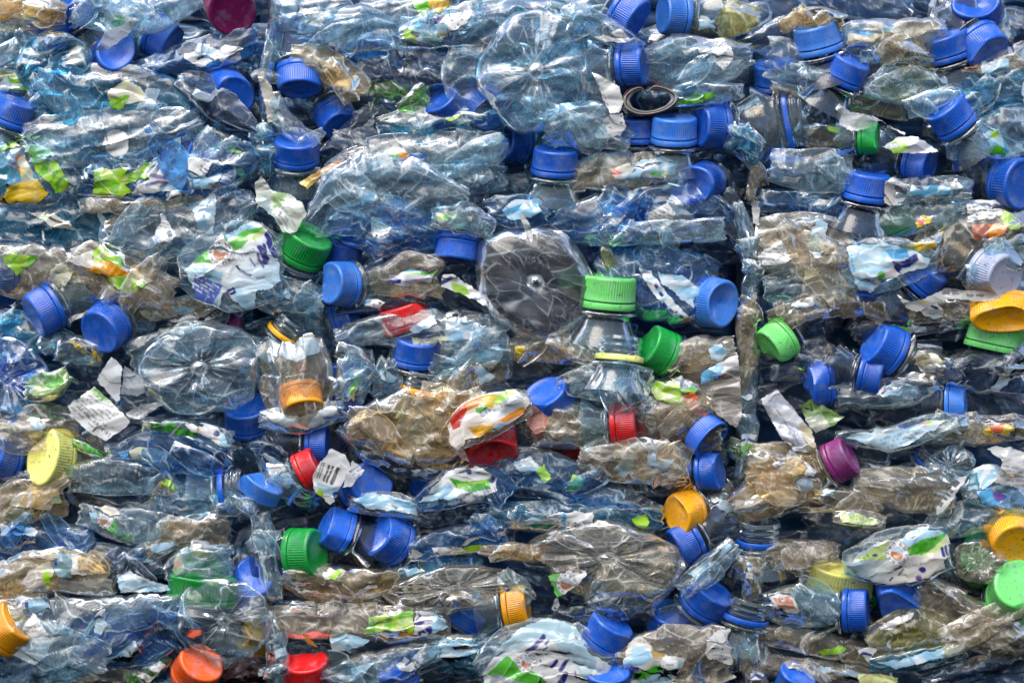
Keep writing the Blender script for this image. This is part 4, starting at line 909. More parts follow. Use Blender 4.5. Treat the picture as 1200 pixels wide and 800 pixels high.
C_('blue cap cut by the left edge beside the heart-shaped yellow cap', -2, 535, 165, 45, 'blue', 30, 4, '', body='d')
C_('heart-shaped dented yellow cap in the left bale', 60, 536, 168, 52, 'yellow', 32, 14, 'k', sq=.8, body='w')
C_('dark blue cap below the large star-shaped base, at the joint', 290, 487, 100, 38, 'shaded_blue', 28, -8, '', body='d')
C_('blue cap sunk behind the half-cut star-shaped base at left edge', 26, 438, 0, 70, 'shaded_blue', 29, -26, '', body='d')
C_('clear blue neck with a loose blue ring beside the broken cap', 274, 574, 5, 12, 'blue', 26, 12, 'r', sq=.95, body='t')
C_('broken open blue cap at the joint, its rim bent down', 304, 574, 60, 30, 'lblue', 23, 18, 'cox', sq=.75, body='')

# ================================================================== middle bale, middle rows
B('stained upright crushed bottle with a light blue top in the joint, orange cap below', [(345, 396, 34), (350, 432, 46), (347, 470, 40), (342, 500, 20)], 26, 22, 'w',
  [([(312, 400), (340, 394), (372, 398), (376, 414), (350, 422), (318, 418)], [('f', (.42, .55, .62), .6), ('v', 20, 14, 'sky', .5)]), ([(344, 428), (356, 426), (364, 434), (352, 436)], [('f', 'brown'), ('e', 353, 431, 3, 2, 'black')])])
B('clear cup-like bottle waist right of the stained upright bottle', [(416, 408, 16), (418, 440, 24), (414, 474, 17)], 22, 14, 'm')
B('small clear bottle end with an oval rim left of the orange ring neck', [(455, 416, 16), (456, 444, 22), (450, 468, 16)], 18, 14, 'c')
B('light blue crumpled label ring under the orange partial cap', [(304, 490, 10), (350, 494, 18), (404, 480, 12)], 30, 10, 'c',
  [([(306, 484), (330, 482), (350, 488), (390, 474), (400, 486), (362, 504), (330, 500)], [('f', (.50, .58, .64), .8), ('v', 70, 12, 'white', .6), ('e', 350, 500, 14, 4, 'pink')])])
B('big beige crinkled bottle left of the orange fruit label', [(408, 518, 10), (444, 502, 38), (490, 496, 46), (532, 498, 46), (566, 468, 22)], 32, 20, 'e', small=1.6, bare=True)
B('brown clear fold behind the beige crinkled bottle', [(505, 456, 14), (550, 440, 24), (598, 430, 18)], 14, 14, 'w')
B('bottle corner with pale blue print rows above the fruit label', [(503, 424, 14), (550, 414, 19), (600, 414, 14)], 18, 12, 'c',
  [([(512, 424), (540, 412), (586, 402), (590, 418), (576, 436), (544, 430)], rows(514, 416, -8, 70, 4, 4.6, (.1, .3, .45), 'pale', ('p', [(552, 400), (572, 402), (562, 410)], 'lime')))])
FR = [('f', (.80, .72, .64)), ('p', [(526, 492), (540, 470), (548, 480), (538, 500), (530, 504)], 'red'), ('p', [(540, 472), (568, 460), (582, 464), (562, 474), (548, 482)], 'orange'), ('p', [(566, 462), (584, 462), (578, 478), (566, 474)], 'yellow'), ('p', [(578, 468), (592, 456), (604, 462), (592, 472), (582, 476)], 'lime'), ('p', [(556, 478), (572, 476), (572, 484), (558, 484)], 'green'),
      ('p', [(562, 484), (590, 472), (606, 462), (612, 476), (590, 486), (570, 492)], (.62, .64, .68)), ('t', 564, 488, -20, 6, 'Lits', 'black', 1.1), ('t', 588, 478, -20, 6, 'VR', 'black', 1.1), ('p', [(582, 494), (612, 476), (618, 482), (594, 494)], 'orange'), ('p', [(548, 500), (580, 496), (576, 508), (560, 512)], (.80, .42, .02)), ('p', [(578, 500), (602, 490), (600, 498), (580, 506)], 'pale')]
B('bottle wrapped in an orange, red and white fruit label above the dark red cap', [(526, 520, 16), (552, 494, 28), (584, 482, 26), (622, 470, 16)], 56, 12, 'w',
  [([(524, 500), (530, 484), (546, 468), (570, 460), (598, 455), (622, 466), (618, 480), (602, 494), (574, 508), (544, 516), (540, 530), (526, 522)], FR)], big=.6)
S('salmon pink folded tail of the fruit label', [(620, 468), (644, 490), (640, 502), (628, 510), (616, 496), (616, 480)], 46, [('f', 'pink'), ('v', 40, 11, (.6, .2, .14), .6)], (.2, 0), 1.2)
S('pale salmon lower curl of the fruit label beside the beige bottle', [(524, 504), (536, 500), (544, 526), (552, 542), (540, 538), (526, 524)], 44, [('f', 'pink'), ('v', 20, 15, 'white', .4)], (.1, .1))
B('curved stack of dark film rims under the beige crinkled bottle', [(392, 506, 6), (430, 536, 11), (490, 553, 12), (566, 548, 8)], 22, 12, 'd', asp=2.5)
B('dark clear bottle flank left of the red cap with the bar code scrap', [(308, 510, 13), (330, 560, 24), (374, 592, 13)], 8, 16, 'd')
S('torn white box end with a bar code on the red cap', [(370, 548), (388, 524), (406, 534), (412, 548), (404, 562), (394, 582), (388, 592), (368, 576), (366, 560)], 44, [('f', 'white'), ('b', 378, 540, 22, 24, 22), ('p', [(370, 566), (398, 572), (392, 582), (372, 574)], 'pale'), ('p', [(390, 576), (402, 574), (400, 582), (390, 584)], 'navy'), ('e', 374, 578, 5, 6, 'lime')], (.2, -.1), .6)
S('white paper flap sticking out right of the bar code box end', [(404, 556), (408, 548), (414, 538), (428, 550), (412, 570), (402, 572)], 48, rows(408, 552, -38, 18, 4, 4.6, 'grey'), (-.3, .1), .6)
B('light blue crumpled label below the smooth blue cap', [(408, 588, 10), (450, 590, 18), (494, 598, 14)], 24, 12, 'c', [([(412, 584), (440, 576), (470, 582), (488, 590), (492, 604), (466, 600), (430, 596)], frost(('l', [(460, 584), (480, 590)], 4, 'sky')))])
B('bottle in a white, navy and green striped label below the dark red cap', [(488, 592, 10), (528, 572, 26), (572, 562, 24), (596, 584, 18)], 32, 14, 'b',
  [([(490, 588), (504, 574), (522, 554), (548, 540), (560, 546), (582, 560), (584, 574), (560, 588), (540, 590), (520, 586)],
    [('f', 'white'), ('p', [(490, 590), (526, 564), (540, 592)], 'pale'), ('p', [(526, 560), (540, 564), (574, 560), (576, 572), (552, 578), (534, 572)], 'green'), ('l', [(536, 568), (570, 562)], 3, 'lime'), ('t', 532, 584, -8, 6, 'FRUITS DE', (.1, .3, .5), 1.0), ('l', [(548, 544), (550, 552)], 6, 'navy'), ('l', [(582, 550), (576, 562)], 6, 'navy'), ('e', 586, 566, 3, 5, 'navy')])], big=.6)
B('smooth clear bottle shoulder above the clear bottle with the red cap', [(652, 452, 10), (700, 446, 27), (740, 444, 21), (766, 438, 9)], 32, 14, 'm',
  [([(668, 470), (690, 466), (716, 458), (706, 478), (690, 488), (674, 478)], frost(('e', 682, 478, 6, 5, 'navy'), ('l', [(668, 470), (684, 470)], 5, 'sky'))), ([(706, 476), (730, 472), (758, 464), (754, 472), (728, 480), (710, 484)], [('f', 'green'), ('p', R(726, 460, 760, 490), 'yellow')])])
B('clear bottle lying with a red screw cap, centre right', [(618, 500, 20), (668, 497, 28), (706, 497, 24)], 16, 20, 'w')
B('grey triangular bottle shoulder below the torn green cap, with a blue flap', [(772, 424, 12), (820, 415, 22), (862, 408, 14)], 20, 12, 'w', [([(830, 408), (846, 402), (854, 412), (844, 424), (834, 424)], frost())])
B('bottle with a lime, green and vermilion print left of the cardboard-like flap', [(752, 462, 18), (796, 466, 28), (846, 482, 13)], 22, 14, 'w',
  [([(758, 452), (780, 440), (806, 440), (820, 446), (818, 458), (800, 462), (804, 474), (796, 482), (770, 468)], [('f', 'lime'), ('v', 60, 11, 'leaf', .8), ('p', [(792, 444), (822, 444), (818, 458), (796, 456)], 'green'), ('p', [(758, 452), (764, 462), (790, 474), (800, 470)], 'leaf')]),
   ([(798, 464), (812, 458), (818, 462), (816, 474), (832, 486), (822, 490), (806, 482)], [('f', (.75, .12, .01)), ('p', [(806, 478), (820, 480), (834, 488), (818, 492)], 'orange')])])
S('squared grey brown streaked flap with a white and light blue top, left of the joint', [(822, 436), (836, 428), (864, 414), (868, 440), (870, 490), (862, 502), (846, 490), (824, 474), (820, 452)], 36,
  [('f', (.30, .27, .23)), ('v', 86, 6, (.5, .46, .4), .7), ('v', 84, 17, (.16, .14, .12), .6), ('p', [(812, 440), (840, 424), (868, 412), (868, 432), (840, 438), (824, 448)], 'white'), ('p', [(812, 440), (840, 426), (850, 430), (840, 442), (824, 450)], 'sky')], (.1, 0), 1.0)
B('olive clear bottle wrinkles between the red cap and the open blue cap', [(744, 490, 20), (790, 496, 28), (846, 514, 18)], 18, 16, 'w')
B('milky clear bottle with rolled rim below the red capped bottle', [(678, 542, 13), (730, 540, 26), (782, 545, 30), (808, 556, 12)], 34, 16, 'w', big=.8)
B('wide blue tinted bottle of long wrinkles below the dark red cap', [(572, 562, 18), (620, 556, 28), (690, 576, 26), (764, 592, 12)], 18, 18, 'b', small=1.3)
B('grey wrinkled bottle with a narrow bar code and green tab on its lower edge', [(568, 602, 15), (640, 606, 20), (720, 602, 20), (778, 606, 15)], 22, 14, 't',
  [([(596, 612), (640, 604), (662, 598), (664, 620), (626, 624), (600, 624)], [('f', (.45, .55, .62), .85), ('p', R(614, 614, 654, 626), 'dgreen'), ('b', 664, 600, 90, 20, 30)]), ([(656, 598), (696, 600), (694, 614), (656, 620)], [('f', (.7, .7, .68)), ('p', R(654, 598, 662, 622), 'sky'), ('b', 664, 612, 0, 30, 8)]), ([(740, 608), (756, 600), (762, 612), (756, 622), (746, 616)], plain('lime'))])
B('clear squared bottle end right of the orange crushed cap', [(828, 596, 20), (850, 598, 22), (868, 610, 12)], 14, 12, 'c')
B('yellowish stained bottle fold above the dark hollow, centre', [(594, 412, 14), (640, 406, 19), (688, 416, 13)], 20, 12, 'w', [([(602, 406), (616, 404), (616, 414), (606, 420)], plain('yellow'))])

C_('conical blue cap above the orange ring neck, centre left', 487, 411, 84, 22, 'blue', 26, 12, 'k', body='d')
C_('clear neck held in an orange ring, above the beige crinkled bottle', 497, 446, 80, 10, 'orange', 24, 18, 'r', body='c', blen=55)
C_('orange cap at the foot of the stained upright bottle', 352, 468, -80, 30, 'orange', 25, 22, '', body='')
C_('narrow sliver of blue cap between the stained bottle and the cup-like waist', 400, 440, 90, 10, 'shaded_blue', 22, -10, '', sq=.5, body='d')
C_('blue cap edge under the cup-like waist', 416, 486, 25, 16, 'blue', 22, -4, '', sq=.55, body='d')
C_('dark clear neck with blue ring and blue cap, above the red cap at the joint', 372, 520, 0, 12, 'blue', 21, 4, '', body='d')
C_('red cap with a separate red ring under the bar code box end', 362, 548, 28, 14, 'red', 21, 18, '', body='c')
C_('smooth crushed blue cap right of the bar code box end', 430, 569, 20, 62, 'blue', 29, 6, 'c', body='d')
C_('shaded blue cap between the white striped label and the curved dark rims', 506, 562, 90, 40, 'shaded_blue', 25, -18, '', body='d')
C_('glossy dark red cap tucked below the fruit label', 575, 522, -80, 40, 'red', 31, 22, 'd', sq=.9, body='d')
C_('blue cap with a creased face right of the fruit label', 641, 470, 118, 44, 'blue', 28, 14, 'k', body='d')
C_('red cap on the end of the clear lying bottle, centre right', 732, 497, 3, 8, 'red', 25, 22, '', body='')
C_('deep red cap mostly hidden under the clear lying bottle', 660, 522, -80, 50, 'dred', 30, -14, '', sq=.7, body='d')
C_('open blue cap showing its hollow side, right of the olive wrinkles', 829, 512, 138, -28, 'blue', 25, 24, 'ox', body='', sq=.9)
C_('domed crushed blue cap below the open one', 832, 552, 5, 20, 'blue', 22, 16, 'c', body='d')
C_('crushed orange cap above the tilted blue cap, left of the joint', 802, 600, 195, 44, 'orange', 25, 18, 'k', body='w')

# ================================================================== right bale, middle rows
S('ornate torn white and blue label with a cream edge, at the joint', [(890, 468), (910, 456), (922, 468), (936, 486), (952, 504), (957, 524), (944, 530), (930, 528), (914, 512), (902, 490)], 40,
  [('f', (.62, .66, .72)), ('v', 30, 12, 'white', .8), ('v', -50, 19, 'lilac', .5), ('p', [(936, 492), (952, 504), (957, 524), (946, 530)], (.66, .58, .38)), ('l', [(910, 480), (924, 500), (936, 520)], 2, 'grey')], (.2, 0), 1.3)
S('green printed paper corner right of the ornate torn label', [(938, 474), (952, 466), (974, 480), (990, 488), (976, 500), (956, 508), (944, 494)], 24, [('f', (.16, .30, .06)), ('p', [(936, 490), (962, 486), (976, 502), (954, 510)], (.5, .55, .42)), ('l', [(944, 478), (952, 482), (950, 474)], 1.8, 'black'), ('n', 956, 494, 40, 16, 2, 4, 'grey')], (0, .1))
B('smoky ribbed bottle under the broken blue caps of the right bale', [(982, 456, 14), (1040, 466, 20), (1104, 454, 16)], 20, 14, 'c', asp=2)
B('dark clear bottle end left of the broken blue cap', [(902, 432, 12), (950, 430, 15), (1004, 424, 10)], 8, 12, 'd')
B('faceted clear bottle end with a white stain right of the blue caps', [(1048, 428, 10), (1085, 420, 13), (1114, 426, 10)], 16, 12, 'w')
B('dark glossy bottle stack at the right edge, middle', [(1098, 440, 16), (1150, 432, 32), (1205, 432, 32)], 8, 18, 'd',
  [([(1160, 456), (1176, 436), (1200, 416), (1204, 440), (1184, 446), (1168, 462)], [('f', (.42, .60, .72), .85), ('v', 50, 20, 'white', .4)])])
B('flat bottle in a long pale blue printed label, middle of the right bale', [(978, 512, 7), (1040, 516, 17), (1092, 500, 17), (1136, 494, 9)], 24, 12, 'c',
  [([(988, 512), (1010, 506), (1050, 500), (1090, 492), (1114, 490), (1090, 506), (1064, 522), (1036, 530), (1016, 520)], [('f', (.46, .62, .72)), ('v', 80, 15, 'white', .5), ('l', [(1054, 500), (1080, 494)], 4, 'blue'), ('e', 1090, 496, 6, 3, 'leaf'), ('e', 1082, 499, 5, 3, 'pink'), ('n', 1030, 514, -18, 60, 3, 5, 'sky')])])
B('brown bottle with a red, yellow and orange chip-bag print at the right edge', [(1050, 508, 12), (1110, 500, 22), (1160, 504, 20), (1205, 500, 14)], 14, 14, 'w',
  [([(1150, 506), (1160, 498), (1178, 494), (1190, 502), (1192, 514), (1176, 518), (1156, 514)], [('f', 'yellow'), ('p', [(1160, 498), (1178, 496), (1174, 508), (1182, 516), (1166, 512)], (.7, .1, .01)), ('e', 1188, 515, 6, 4, 'lime')]), ([(1142, 520), (1166, 515), (1168, 520), (1146, 524)], plain('orange'))])
B('beige torn bottle of fine straw-like folds beside the purple cap', [(876, 540, 24), (920, 546, 38), (966, 562, 28)], 26, 18, 'e', small=1.5)
B('green glass-like bit of bottle in the joint, below the ornate label', [(852, 520, 10), (872, 530, 16), (898, 540, 10)], 12, 12, 'g')
B('brown clear crumple with an orange spot below the purple cap', [(998, 562, 12), (1060, 570, 30), (1118, 582, 24)], 22, 16, 'w',
  [([(1050, 538), (1062, 533), (1076, 543), (1072, 548), (1054, 546)], [('f', (.7, .5, .2)), ('e', 1073, 543, 4, 4, 'red')])])
D('clear hollow bottle mouth lined with a blue ring, middle of the right bale', 1112, 546, 30, 22, 24, 'c', -20, 4, 4, 30, amp=.6)
B('bottle with light blue and navy crumpled print left of the white text label', [(1126, 578, 14), (1160, 570, 30), (1206, 590, 30)], 20, 14, 'c',
  [([(1136, 556), (1144, 532), (1160, 524), (1172, 540), (1170, 560), (1156, 572), (1132, 576)], [('f', 'pale'), ('v', 20, 14, 'white', .8), ('p', [(1130, 556), (1146, 552), (1148, 574), (1132, 578)], 'teal')]), ([(1144, 576), (1166, 570), (1184, 584), (1166, 594), (1150, 590)], [('f', 'sky'), ('e', 1172, 580, 9, 7, 'purple'), ('e', 1166, 570, 5, 4, 'pink')])])
S('white label with grey lines of text at the right edge, middle', [(1156, 526), (1168, 522), (1186, 524), (1204, 530), (1204, 574), (1166, 566), (1174, 540)], 40, rows(1174, 544, 6, 30, 5, 5, 'grey', (.72, .72, .70)), (-.1, 0), .8)
S('narrow striped bar code strip left of the white text label', [(1096, 594), (1124, 558), (1134, 556), (1130, 566), (1106, 600), (1097, 604)], 38, [('f', 'white'), ('b', 1122, 558, 128, 44, -14), ('b', 1130, 560, 128, 44, 12)], (0, 0), .5)
B('clear bottle with a teal wave print, middle of the right bale', [(936, 592, 10), (990, 582, 19), (1036, 592, 14)], 24, 12, 'w',
  [([(948, 572), (966, 566), (986, 566), (978, 578), (956, 582)], [('f', 'teal'), ('v', 50, 10, 'white', .6)])])
B('crumpled clear bottle end over the blue ring neck at the joint', [(858, 592, 20), (900, 580, 28), (944, 576, 20)], 26, 16, 'w')
C_('green cap with an open slit at the joint, right bale', 911, 401, 215, 26, 'lgreen', 24, 12, '', body='d')
C_('stained blue cap above the broken ones, right bale', 1036, 407, 150, 26, 'blue', 29, 12, '', body='d')
C_('ribbed blue cap right of the broken hollow one', 1022, 441, -12, 10, 'blue', 23, 14, '', body='d')
C_('broken blue cap with a jagged hole in its side', 960, 449, 185, 24, 'blue', 24, 12, 'c', sq=.8, body='d')
C_('shaded green cap edge in the dark layers, right bale', 1068, 437, 60, 20, 'dgreen', 18, -6, '', sq=.6, body='d')
C_('dusty blue cap on a dark ringed neck lying flat, right bale', 1120, 474, 0, 8, 'lblue', 20, 8, '', sq=.75, body='d')
C_('purple cap lifting off its purple ring, right bale', 985, 538, 28, 18, 'purple', 23, 24, '', body='w')
C_('second green cap sliver below the green cap under the glossy orange one', 1168, 396, -70, 10, 'green', 24, -16, '', sq=.5, body='d')
C_('blue ring inside the clear hollow bottle mouth', 1096, 536, 60, 40, 'blue', 20, 8, 'r', sq=.7, body='')

# ================================================================== left bale, bottom rows
B('dark clear bottle layers at the left edge below the cream paper', [(-18, 636, 20), (50, 630, 24), (114, 626, 18)], 10, 16, 'b', asp=1.6)
B('dark bottle fold above the cream and teal label', [(54, 645, 16), (110, 650, 22), (160, 660, 20), (196, 666, 10)], 16, 14, 'd')
B('bottle shoulder with a green band and a half seal on blue film', [(92, 602, 13), (150, 616, 22), (205, 618, 18)], 22, 14, 'c',
  [([(102, 600), (118, 598), (140, 614), (156, 628), (160, 636), (144, 636), (124, 620), (106, 610)], [('f', 'green'), ('p', R(98, 594, 114, 612), 'pale'), ('s', 122, 609, 10), ('l', [(139, 624), (146, 620)], 3.5, 'navy'), ('l', [(140, 630), (147, 627)], 3.5, 'navy'), ('e', 152, 634, 5, 3, 'lime')]),
   ([(106, 590), (124, 583), (142, 602), (130, 605), (118, 598)], rows(112, 590, 35, 24, 3, 4.5, 'grey', 'cream'))])
B('beige bottle with an oval mark, white text panel and teal patch', [(-14, 688, 18), (30, 672, 26), (82, 668, 28), (140, 682, 20)], 26, 16, 'e',
  [([(24, 682), (36, 666), (58, 656), (64, 668), (58, 692), (30, 694)], [('f', (.52, .46, .38)), ('l', [(28, 682), (32, 673), (40, 670), (43, 676), (40, 684), (32, 688), (28, 682)], 1.3, 'white'), ('n', 30, 678, -10, 12, 2, 4.5, 'white'), ('p', [(50, 664), (64, 676), (56, 688), (50, 680)], 'lime')]),
   ([(60, 660), (68, 644), (84, 648), (86, 678), (66, 676)], [('f', (.16, .30, .33)), ('p', [(60, 656), (68, 646), (66, 662)], 'navy')]),
   ([(83, 648), (104, 652), (126, 670), (110, 674), (83, 673)], [('f', (.74, .70, .62)), ('t', 90, 661, 5, 4.5, '03L', 'black', .9), ('n', 104, 656, 30, 22, 2, 4.4, 'black'), ('n', 88, 667, 0, 30, 1, 4.5, 'grey')]),
   ([(60, 676), (86, 680), (134, 676), (134, 698), (76, 698)], [('f', (.34, .34, .30), .8)])])
S('light blue torn label with a white scalloped edge, above the dark striped bottle', [(136, 672), (152, 668), (168, 676), (184, 682), (196, 684), (200, 692), (168, 694), (140, 694)], 36, frost(('l', [(156, 674), (164, 680)], 4, 'white'), ('l', [(172, 678), (180, 683)], 4, 'white')), (0, .1))
B('brown and clear bottle wall above the green flattened cap', [(162, 652, 15), (210, 625, 24), (270, 620, 22)], 16, 16, 'w')
B('bottle end with a pale green worn print over the green flattened cap', [(193, 676, 10), (225, 656, 28), (272, 656, 20)], 26, 14, 'c',
  [([(200, 668), (208, 646), (222, 634), (250, 648), (268, 668), (240, 676), (214, 678)], [('f', (.45, .55, .36), .7), ('v', 30, 12, 'green', .5), ('e', 208, 660, 5, 4, 'pink')]), ([(196, 682), (206, 672), (232, 672), (228, 680), (204, 688)], plain((.04, .36, .42)))])
B('big clear bottle across the bottom left, with an orange cap showing through', [(-22, 752, 46), (50, 748, 52), (110, 736, 42), (172, 724, 26), (214, 704, 9)], 30, 20, 'c')
B('dark glossy bottle of blue grey folds leading to the bottom left star-shaped base', [(92, 788, 9), (140, 752, 42), (192, 730, 38), (220, 702, 12)], 20, 18, 'b')
D('clear grey star-shaped bottle base at the bottom left, over an orange sliver', 262, 726, 54, 46, 40, 'm', 5, 4, 14, 60, amp=.6)
B('brown grey scraps of bottle along the bottom edge at left', [(58, 797, 15), (130, 787, 16), (184, 792, 12)], 10, 12, 'w')
B('green tinted bottle neck with a white loop at the bottom edge', [(150, 800, 10), (178, 786, 12), (200, 770, 8)], 12, 10, 'g')
B('dark red tinted bottle at the bottom edge beside the vermilion cap', [(262, 790, 16), (292, 780, 20), (318, 792, 14)], 4, 16, 'r', [([(300, 786), (312, 776), (318, 790), (306, 800)], rows(302, 780, 20, 14, 4, 4, 'navy'))])
S('small pale blue folded wrap above the orange cap at left edge', [(28, 702), (46, 698), (60, 710), (44, 718), (30, 720)], 44, frost(('p', R(24, 704, 33, 718), 'navy')))
C_('flattened green cap lying under the worn pale green print', 237, 690, 85, 28, 'green', 29, 22, 'k', sq=.5, body='d')
C_('blue cap partly behind the bottom left star-shaped base', 294, 682, 70, 60, 'blue', 28, 0, '', body='d')
C_('orange cap at the left edge poking out beside the big clear bottle', 8, 736, 40, 26, 'orange', 30, 36, '', body='d')
C_('vermilion cap facing out at the bottom edge, below the star-shaped base', 231, 784, 60, 56, 'rorange', 28, 16, '', body='d')
C_('blue cap blurred behind the clear folds, bottom left', 112, 742, 20, 30, 'shaded_blue', 24, -8, '', body='d')
C_('orange cap sliver right of the bottom left star-shaped base', 303, 748, 60, 40, 'orange', 24, -10, '', body='d')

# ================================================================== middle bale, bottom rows
B('cream stained bottle under the green cap with a blue and green torn label', [(328, 672, 12), (370, 684, 26), (424, 686, 20), (470, 676, 12)], 22, 16, 'e',
  [([(376, 674), (392, 656), (404, 652), (406, 664), (394, 678), (380, 680)], [('f', 'white'), ('p', [(384, 676), (404, 656), (408, 664), (394, 680)], 'lime')]), ([(404, 654), (420, 646), (434, 648), (430, 664), (414, 672), (402, 670)], frost(('p', [(420, 654), (432, 648), (434, 653), (424, 660)], 'navy')))])
D('flattened oval beige bottle base above the lime and navy label', 532, 690, 76, 26, 30, 'w', -6, 5, 12, 40, amp=1.0)
B('olive clear bottle with a lime green and navy lettered band', [(316, 728, 18), (370, 726, 24), (436, 730, 24), (528, 732, 18)], 24, 16, 'w',
  [([(428, 740), (434, 722), (458, 718), (484, 714), (486, 742), (456, 740), (432, 746)], leafy()), ([(430, 746), (452, 738), (486, 742), (484, 746), (450, 748)], plain('orange')),
   ([(485, 714), (504, 716), (522, 720), (526, 734), (506, 744), (486, 745)], [('f', 'white'), ('p', R(506, 712, 530, 748), 'pale'), ('l', [(490, 718), (494, 722), (488, 726)], 2, 'navy'), ('l', [(488, 731), (504, 727)], 5, 'navy'), ('l', [(492, 741), (504, 735), (504, 740)], 5, 'navy')])])
S('pale blue crumpled film below the lime and navy band', [(386, 742), (402, 738), (434, 750), (424, 758), (396, 764), (388, 762)], 38, frost(), (0, 0), 1.4)
S('cream torn strip with a line of print, right of the navy lettered band', [(500, 754), (532, 742), (556, 744), (552, 754), (520, 760)], 34, rows(506, 748, -3, 40, 1, 5, 'black', 'cream'))
S('bent orange tab of film at the joint above the red cap', [(352, 742), (358, 738), (368, 752), (374, 760), (360, 754)], 34, plain('orange'))
B('grey clear bottle right of the red cap, bottom', [(366, 787, 14), (420, 780, 26), (472, 774, 20), (524, 774, 14)], 26, 16, 'm')
B('teal clear bottle with pale blue crumpled print, bottom centre', [(478, 762, 12), (540, 766, 27), (604, 760, 20)], 20, 16, 't', [([(498, 764), (516, 752), (552, 752), (560, 764), (536, 774), (510, 778)], frost())])
HB = [('f', (.66, .70, .70)), ('p', [(570, 770), (600, 736), (660, 716), (700, 770), (690, 800), (640, 760), (610, 760)], (.40, .58, .66)), ('p', [(592, 766), (640, 744), (676, 780), (690, 810), (640, 810)], (.68, .68, .66)),
      ('p', [(570, 788), (594, 770), (612, 780), (640, 796), (648, 812), (600, 812)], 'green'), ('s', 617, 776, 11), ('p', [(576, 788), (640, 806), (640, 815), (570, 815)], (.3, .34, .36)),
      ('l', [(618, 762), (628, 756), (638, 746)], 5.5, 'navy'), ('l', [(640, 754), (643, 750)], 3, 'navy'), ('l', [(637, 762), (642, 758)], 2.2, 'navy'), ('l', [(640, 768), (650, 770)], 1.4, 'grey'), ('l', [(645, 780), (653, 774)], 4.5, 'navy'), ('l', [(656, 784), (666, 774)], 5, 'navy'), ('l', [(657, 800), (662, 790)], 7, 'navy'), ('l', [(674, 786), (675, 794)], 1.6, 'purple'), ('e', 632, 775, 1.8, 1.8, 'navy'), ('l', [(692, 790), (696, 796)], 3, 'navy')]
B('bottle in a light blue and white label with scattered navy letters, bottom centre', [(562, 792, 18), (602, 772, 44), (650, 764, 48), (716, 784, 24)], 38, 18, 'c',
  [([(566, 788), (588, 754), (610, 734), (646, 722), (676, 734), (694, 766), (720, 780), (716, 806), (566, 806)], HB)], big=.6, small=.7)
IB = [('f', (.68, .66, .60)), ('p', [(730, 780), (744, 756), (762, 762), (770, 770), (740, 784)], 'pale'), ('t', 742, 750, 12, 5, 'ourante', 'grey', 1.0), ('p', [(728, 790), (734, 782), (748, 780), (750, 790), (736, 796)], 'purple'), ('p', [(738, 790), (760, 782), (775, 778), (776, 790), (748, 800)], 'green'),
      ('p', [(742, 800), (764, 790), (790, 782), (796, 772), (800, 776), (784, 800), (770, 812)], (.32, .52, .62)), ('t', 752, 806, -20, 6, 'FOR 1 LITER', 'navy', 1.0), ('t', 766, 809, -20, 5.5, 'REDIENTS', 'navy', 1.0), ('p', R(764, 758, 778, 772), (.40, .24, .05)), ('e', 784, 776, 10, 9, 'white'), ('n', 776, 778, -8, 16, 1, 5, 'grey')]
B('bottle in a white label with blue ingredients lettering and a green band, bottom edge', [(722, 782, 18), (760, 772, 38), (810, 768, 38), (858, 766, 32)], 34, 16, 'w',
  [([(728, 790), (738, 744), (756, 746), (768, 762), (790, 768), (804, 772), (792, 796), (776, 806), (736, 806)], IB),
   ([(830, 748), (842, 738), (856, 734), (857, 780), (830, 772), (826, 764)], rows(834, 766, 2, 20, 2, 4, 'grey', (.62, .61, .58), ('t', 849, 746, 0, 5, 'IN', 'black', 1.0)))], big=.7)
B('blue grey bottle with a white navy swirled strip and lime tip', [(476, 648, 12), (530, 632, 20), (596, 620, 17)], 24, 14, 'b',
  [([(506, 640), (540, 640), (568, 637), (564, 648), (548, 652), (508, 652)], [('f', 'white'), ('l', [(510, 648), (520, 652), (528, 648)], 2.4, 'navy'), ('p', R(538, 636, 570, 654), 'lime'), ('e', 544, 652, 8, 3, 'orange')]), ([(474, 660), (484, 642), (496, 648), (490, 658)], [('f', 'white'), ('l', [(482, 652), (486, 656), (492, 652)], 2.4, 'navy')])])
B('beige flattened bottle wall right of the lime tipped strip', [(560, 642, 8), (600, 646, 12), (640, 650, 8)], 26, 10, 'e')
B('teal film sheets between the lime tipped strip and the oval beige base', [(446, 672, 12), (500, 668, 16), (566, 664, 12)], 14, 12, 't', asp=1.7)
B('tall clear film in the joint beside the green cap, lower left', [(306, 600, 13), (314, 650, 17), (320, 702, 13)], 24, 14, 'm')
B('clear wrinkled upright film in the joint left of the red cap at the bottom', [(318, 720, 10), (326, 760, 15), (322, 806, 12)], 26, 14, 'm')
B('dark clear bottle layer under the cream stained bottle', [(322, 704, 9), (390, 712, 11), (452, 712, 9)], 12, 10, 'd')
B('lilac grey bottle shoulder left of the orange cap at the bottom', [(590, 668, 8), (604, 690, 18), (622, 708, 12)], 34, 10, 'm')
C_('green cap lying sideways at the joint, lower middle bale', 357, 648, 4, 34, 'green', 29, 20, '', body='d')
C_('left blue cap of the pair beside the sideways green cap', 394, 620, 155, 18, 'blue', 25, 14, '', body='d')
C_('right blue cap of the pair beside the sideways green cap, pointed', 455, 631, 148, 34, 'blue', 29, 14, 'c', body='d')
C_('red cap with a flat top at the bottom edge, at the joint', 360, 786, 98, 36, 'red', 28, 14, '', body='')
C_('blue cap cut by the bottom edge right of the red cap', 467, 792, 120, 30, 'blue', 22, 10, '', body='d')
C_('orange cap with a bright ring, left of the big stained base at the bottom', 605, 712, 8, 10, 'orange', 24, 24, '', body='')
C_('tiny corner of blue cap below the oval beige base', 546, 724, 60, 30, 'blue', 18, -2, '', sq=.6, body='d')
D('big stained round bottle base folded in half, bottom of the middle bale', 712, 654, 84, 44, 34, 'w', 6, 5, 16, 50, amp=1.0)
